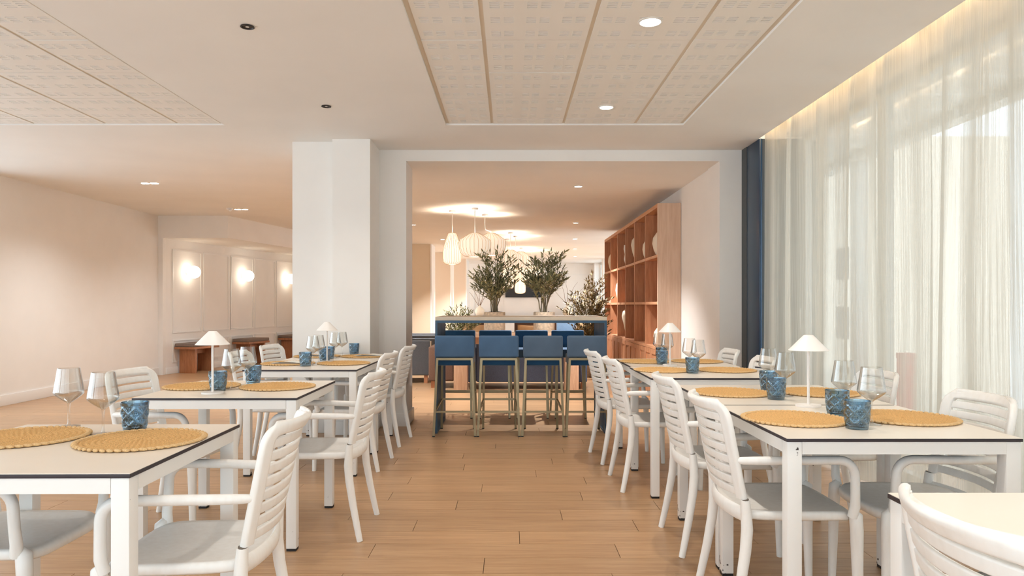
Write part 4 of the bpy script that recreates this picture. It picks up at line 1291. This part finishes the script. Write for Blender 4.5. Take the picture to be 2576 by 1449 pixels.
def leaf(mb, p, d, up, l, w):
    d = d.normalized(); s = d.cross(up)
    if s.length < 1e-3: s = Vector((1, 0, 0))
    s.normalize(); n = s.cross(d)
    bm_ = mb.bm
    a = bm_.verts.new(p); b = bm_.verts.new(p + d * l * 0.45 + s * w / 2 + n * w * 0.15); c = bm_.verts.new(p + d * l - n * l * 0.08)
    e = bm_.verts.new(p + d * l * 0.45 - s * w / 2 + n * w * 0.15); m_ = bm_.verts.new(p + d * l * 0.5)
    bm_.faces.new((a, b, m_)); bm_.faces.new((b, c, m_)); bm_.faces.new((c, e, m_)); bm_.faces.new((e, a, m_))
def olive(t, base_z, hgt, spread, nst, seed, mleaf, ll=0.07, r0=0.05, bias=(0, 0), dens=1.0, first=0.35):
    rg = random.Random(seed)
    stems, lv = MB(), MB()
    for k in range(nst):
        az = 2 * PI * k / nst + rg.uniform(-0.5, 0.5)
        rad_ = (0.12 + 0.88 * ((k * 0.618) % 1.0)) * spread
        hh = hgt * (1.0 - 0.52 * (rad_ / spread) ** 1.1) * rg.uniform(0.9, 1.05)
        tip = Vector((math.cos(az) * rad_ + bias[0], math.sin(az) * rad_ * 0.8 + bias[1], hh))
        b0 = Vector((math.cos(az) * r0 * rg.random(), math.sin(az) * r0 * rg.random(), 0))
        pts = []
        for i in range(8):
            u = i / 7
            pts.append(Vector((b0.x + (tip.x - b0.x) * u ** 1.35, b0.y + (tip.y - b0.y) * u ** 1.35, base_z + tip.z * u)) + Vector((rg.uniform(-1, 1), rg.uniform(-1, 1), 0)) * 0.008)
        stems.tube(pts, [0.009 - 0.0068 * i / 7 for i in range(8)], 6)
        def along(P, s0, n):
            for q in range(n):
                u = s0 + (1 - s0) * (q + rg.random() * 0.6) / n
                x = u * (len(P) - 1); i = min(int(x), len(P) - 2)
                p = P[i].lerp(P[i+1], x - i); dd = (P[i+1] - P[i]).normalized()
                for s in (0, 1):
                    a = rg.uniform(0, 2 * PI)
                    out = Vector((math.cos(a), math.sin(a), rg.uniform(-0.1, 0.5)))
                    leaf(lv, p, dd * 0.75 + out * 0.75, Vector((rg.uniform(-.4, .4), rg.uniform(-.4, .4), 1)), ll * rg.uniform(0.7, 1.2), ll * 0.26)
            leaf(lv, P[-1], P[-1] - P[-2], Vector((0, 1, 0.2)), ll, ll * 0.22)
        along(pts, first, int(13 * dens))
        for bq in range(6):
            u = rg.uniform(first, 0.85); x = u * 7; i = min(int(x), 6)
            p = pts[i].lerp(pts[i+1], x - i)
            a = az + rg.uniform(-1.3, 1.3)
            L_ = hgt * rg.uniform(0.16, 0.30)
            e = p + Vector((math.cos(a) * 0.9, math.sin(a) * 0.8, 0.62)).normalized() * L_
            bp_ = [p, p.lerp(e, 0.5) + Vector((0, 0, -0.01)), e]
            stems.tube(bp_, [0.004, 0.003, 0.0015], 5)
            along(bp_, 0.15, int(8 * dens))
    so = stems.build('stems', M['stem'], t, smooth=70); so['kind'] = 'stuff'
    lo = lv.build('foliage', M[mleaf], t); lo['kind'] = 'stuff'
def potted(name, lab, loc, pot_r, pot_h, seed, **kw):
    t = thing(name, lab, 'plant', loc, group='potted olive trees')
    MB().lathe([(0, 0), (pot_r * 0.96, 0), (pot_r, 0.01), (pot_r, pot_h - 0.012), (pot_r * 0.985, pot_h), (pot_r * 0.9, pot_h), (pot_r * 0.9, pot_h - 0.05), (0, pot_h - 0.05)], 40).build('pot', M['stone_pot'], t, smooth=40)
    sb = MB()
    rg = random.Random(seed)
    sb.lathe([(0, pot_h - 0.012), (pot_r * 0.6, pot_h - 0.016), (pot_r * 0.895, pot_h - 0.03)], 24)
    for k in range(26):
        a, r_ = rg.uniform(0, 2 * PI), rg.uniform(0, pot_r * 0.78)
        sb.obox((r_ * math.cos(a), r_ * math.sin(a), pot_h - 0.008), Vector((math.cos(a * 3), math.sin(a * 3), rg.uniform(-.3, .3))).normalized(), Vector((-math.sin(a * 3), math.cos(a * 3), 0)), UP, rg.uniform(0.015, 0.03), rg.uniform(0.008, 0.016), rg.uniform(0.005, 0.012))
    so = sb.build('bark_mulch', M['soil'], t); so['kind'] = 'stuff'
    olive(t, pot_h - 0.015, seed=seed, **kw)
potted('potted_olive', 'olive tree in a speckled stone pot on the console, left one', (-0.215, 9.97, 0.82), 0.148, 0.285, 5, hgt=0.92, spread=0.34, nst=11, mleaf='leaf', dens=1.0, ll=0.088, first=0.3)
potted('potted_olive', 'olive tree in a speckled stone pot on the console, right one with a side branch', (0.475, 9.97, 0.82), 0.148, 0.285, 9, hgt=0.93, spread=0.36, nst=11, mleaf='leaf', bias=(0.05, 0), dens=1.0, ll=0.088, first=0.3)
potted('potted_olive', 'large bronze leaved olive plant standing before the bookcase', (1.37, 12.2, 0), 0.20, 0.42, 21, hgt=1.38, spread=0.27, nst=16, mleaf='leaf_b', dens=1.4, ll=0.085, first=0.1)
potted('potted_olive', 'low olive plant behind the left end of the bar table', (-0.90, 12.75, 0), 0.17, 0.40, 33, hgt=0.86, spread=0.34, nst=12, mleaf='leaf', dens=1.3, ll=0.08, first=0.1)

# ------------------------------------------------------------------ lounge seating
def sofa(name, lab, cat, loc, rz, w, d, hb, ha, hs, m, mc=None, legs='benchw', arms=True, base=0.10, ncush=2, piping=None):
    """faces -y in its own frame; back along +y"""
    t = thing(name, lab, cat, loc, rz)
    aw = 0.13 if arms else 0.0
    MB().box(-w/2 + aw, w/2 - aw, -d/2, d/2 - 0.16, base, hs - 0.13).build('seat_base', M[m], t, bevel=0.015)
    MB().box(-w/2 + aw, w/2 - aw, d/2 - 0.16, d/2, base, hb).build('backrest', M[m], t, bevel=0.03, seg=3)
    if arms:
        for s in (-1, 1):
            x0, x1 = sorted((s * w/2, s * (w/2 - aw)))
            ar = MB().box(x0, x1, -d/2, d/2, base, ha).build('arm', M[m], t, bevel=0.025, seg=3)
            if piping:
                MB().box(x0 + 0.01, x1 - 0.01, -d/2 - 0.012, -d/2 + 0.004, base + 0.01, ha - 0.01).build('front_trim', M[piping], ar, bevel=0.005)
    iw = (w - 2 * aw) / ncush
    for k in range(ncush):
        x0 = -w/2 + aw + k * iw
        MB().box(x0 + 0.005, x0 + iw - 0.005, -d/2 - 0.01, d/2 - 0.165, hs - 0.13, hs).build('seat_cushion', M[mc or m], t, bevel=0.03, seg=3)
    for sx_ in (-1, 1):
        for sy_ in (-1, 1):
            x, y = sx_ * (w/2 - 0.06), sy_ * (d/2 - 0.07)
            MB().box(x - 0.028, x + 0.028, y - 0.028, y + 0.028, 0, base + 0.005).build('leg', M[legs], t)
    return t
def pillow(lab, loc, rot, w, h, m):
    t = thing('cushion', lab, 'cushion', loc, 0)
    mb = MB(); bm_ = mb.bm
    n = 12
    for s in (1, -1):
        g = [[bm_.verts.new(((u / n - .5) * w * (1 - 0.06 * (1 - abs(2 * v / n - 1))), s * 0.065 * (max(0, math.sin(PI * u / n) * math.sin(PI * v / n))) ** 0.45, (v / n - .5) * h * (1 - 0.06 * (1 - abs(2 * u / n - 1))))) for v in range(n + 1)] for u in range(n + 1)]
        for u in range(n):
            for v in range(n):
                bm_.faces.new((g[u][v], g[u+1][v], g[u+1][v+1], g[u][v+1]))
    bmesh.ops.remove_doubles(bm_, verts=bm_.verts, dist=1e-5)
    o = mb.build('cover', M[m], t, smooth=80)
    o.rotation_euler = rot; o.location = (0, 0, h / 2)
    pp = [((a - .5) * w, 0, (b - .5) * h) for a, b in ((0, 0), (1, 0), (1, 1), (0, 1), (0, 0))]
    MB().tube(pp, 0.004, 5, up=(0, 1, 0)).build('piping', M[m], o)
    return t
sofa('armchair', 'charcoal armchair with pale trim seen from the side beyond the left jamb', 'armchair', (-1.66, 11.43, 0), PI / 2, 0.86, 0.86, 0.70, 0.655, 0.42, 'greysofa', 'beige', ncush=1, base=0.12, piping='beige')
sofa('armchair', 'second charcoal armchair behind the first one', 'armchair', (-1.60, 12.9, 0), PI / 2, 0.86, 0.86, 0.74, 0.68, 0.42, 'greysofa', 'beige', ncush=1, base=0.12, piping='beige')
sofa('sofa', 'slate blue sofa with its back to the oak console', 'sofa', (0.245, 10.66, 0), PI, 1.72, 0.86, 0.74, 0.60, 0.42, 'bluesofa')
sofa('armchair', 'brown armchair at the left end of the slate blue sofa', 'armchair', (-0.93, 10.75, 0), PI, 0.50, 0.8, 0.70, 0.60, 0.42, 'brownsofa', ncush=1)
sofa('sofa', 'brown sofa facing us beyond the left olive pot', 'sofa', (-0.64, 14.3, 0), 0, 0.98, 0.86, 0.86, 0.62, 0.45, 'brownsofa', ncush=1)
sofa('sofa', 'brown sofa facing us between the two olive pots', 'sofa', (0.52, 14.3, 0), 0, 1.12, 0.86, 0.86, 0.62, 0.45, 'brownsofa', ncush=2)
sofa('sofa', 'pale blue sofa facing us before the lounge windows', 'sofa', (1.75, 15.6, 0), 0, 1.9, 0.9, 0.86, 0.66, 0.45, 'lightblue', ncush=3)
pillow('tan cushion on the brown sofa left of the olive pot', (-0.72, 14.12, 0.455), (R(-14), 0, R(3)), 0.46, 0.36, 'tanpillow')
pillow('tan cushion on the brown sofa between the olive pots', (0.40, 14.12, 0.455), (R(-14), 0, R(-3)), 0.50, 0.36, 'tanpillow')
pillow('tan cushion leaning on the pale blue sofa', (1.62, 15.42, 0.455), (R(-14), R(8), R(10)), 0.42, 0.40, 'tanpillow')

# ------------------------------------------------------------------ far wall: television, console, vases with twigs
tv = thing('television', 'black flat television on the far lounge wall', 'television', (0.46, 24.44, 1.47))
MB().box(-0.62, 0.62, -0.02, 0.03, 0, 0.70).build('casing', M['cap'], tv, bevel=0.004)
MB().box(-0.605, 0.605, -0.024, -0.02, 0.015, 0.685).build('screen', M['tv'], tv)
MB().box(-0.2, 0.2, 0.03, 0.055, 0.2, 0.5).build('bracket', M['slate'], tv)
wf = bpy.data.objects['wall_far']
for (x0, x1) in ((-1.25, -0.25), (0.98, 2.75)):
    b = MB()
    for (p, q_, za, zb) in ((x0, x1, 2.22, 2.26), (x0, x1, 0.2, 0.24), (x0, x0 + 0.04, 0.24, 2.22), (x1 - 0.04, x1, 0.24, 2.22)):
        b.box(p, q_, 24.478, 24.50, za, zb)
    b.build('molding_frame', M['base'], wf)
sb = thing('sideboard', 'pale sideboard below the television on the far wall', 'sideboard', (0.46, 24.2, 0))
MB().box(-1.75, 1.75, -0.22, 0.22, 0.12, 0.80).build('body', M['base'], sb, bevel=0.004)
MB().box(-1.78, 1.78, -0.24, 0.23, 0.80, 0.83).build('top', M['oak'], sb)
for k in range(4):
    dr = MB().box(-1.74 + k * 0.873, -1.74 + k * 0.873 + 0.86, -0.235, -0.22, 0.14, 0.78).build('door', M['base'], sb)
    MB().tube([(-1.74 + k * 0.873 + 0.43, -0.25, 0.66), (-1.74 + k * 0.873 + 0.43, -0.235, 0.66)], 0.014, 10).build('knob', M['bronze'], dr)
for s in (-1, 1): MB().box(s * 1.5 - 0.04, s * 1.5 + 0.04, -0.18, 0.18, 0, 0.12).build('leg', M['oak'], sb)
for (x, lab, sd) in ((-1.02, 'round cream vase with bare twigs, left on the far sideboard', 4), (1.93, 'round cream vase with bare twigs, right on the far sideboard', 8)):
    t = thing('twig_vase', lab, 'vase', (x, 24.15, 0.83), group='cream vases with bare twigs')
    MB().lathe([(0, 0), (0.07, 0), (0.13, 0.05), (0.165, 0.14), (0.15, 0.23), (0.09, 0.30), (0.035, 0.33), (0.035, 0.37), (0.028, 0.37), (0.028, 0.30), (0, 0.28)], 32).build('body', M['cream'], t, smooth=60)
    rg = random.Random(sd)
    for k in range(5):
        a = -0.7 + 1.4 * k / 4 + rg.uniform(-.1, .1)
        P = [(0, 0, 0.30)]
        for i in range(1, 7):
            u = i / 6
            P.append((math.sin(a) * u * 0.75 * (0.6 + 0.5 * u) + rg.uniform(-.03, .03), rg.uniform(-.04, .04), 0.30 + math.cos(a) * u * 0.95))
        MB().tube(P, [0.010 - 0.0012 * i for i in range(7)], 5).build('twig', M['twig'], t, smooth=70)

# lounge windows on the right: white piers with glass between
ypier = [13.8, 15.9, 18.0, 20.1, 22.2, 24.5]
for k in range(5):
    a, b = ypier[k], ypier[k+1]
    struct(MB().box(2.85, 3.2, b - 0.35, b, 0, LH).build('wall_pier_%d' % (k + 1), M['base']))
    f = MB()
    f.box(3.05, 3.10, a, b - 0.35, 0, 0.07); f.box(3.05, 3.10, a, b - 0.35, LH - 0.07, LH)
    f.box(3.05, 3.10, a, a + 0.05, 0.07, LH - 0.07); f.box(3.05, 3.10, b - 0.40, b - 0.35, 0.07, LH - 0.07)
    fo = struct(f.build('window_%d' % (k + 6), M['alu']))
    MB().box(3.07, 3.076, a + 0.05, b - 0.40, 0.07, LH - 0.07).build('pane', M['pane'], fo)
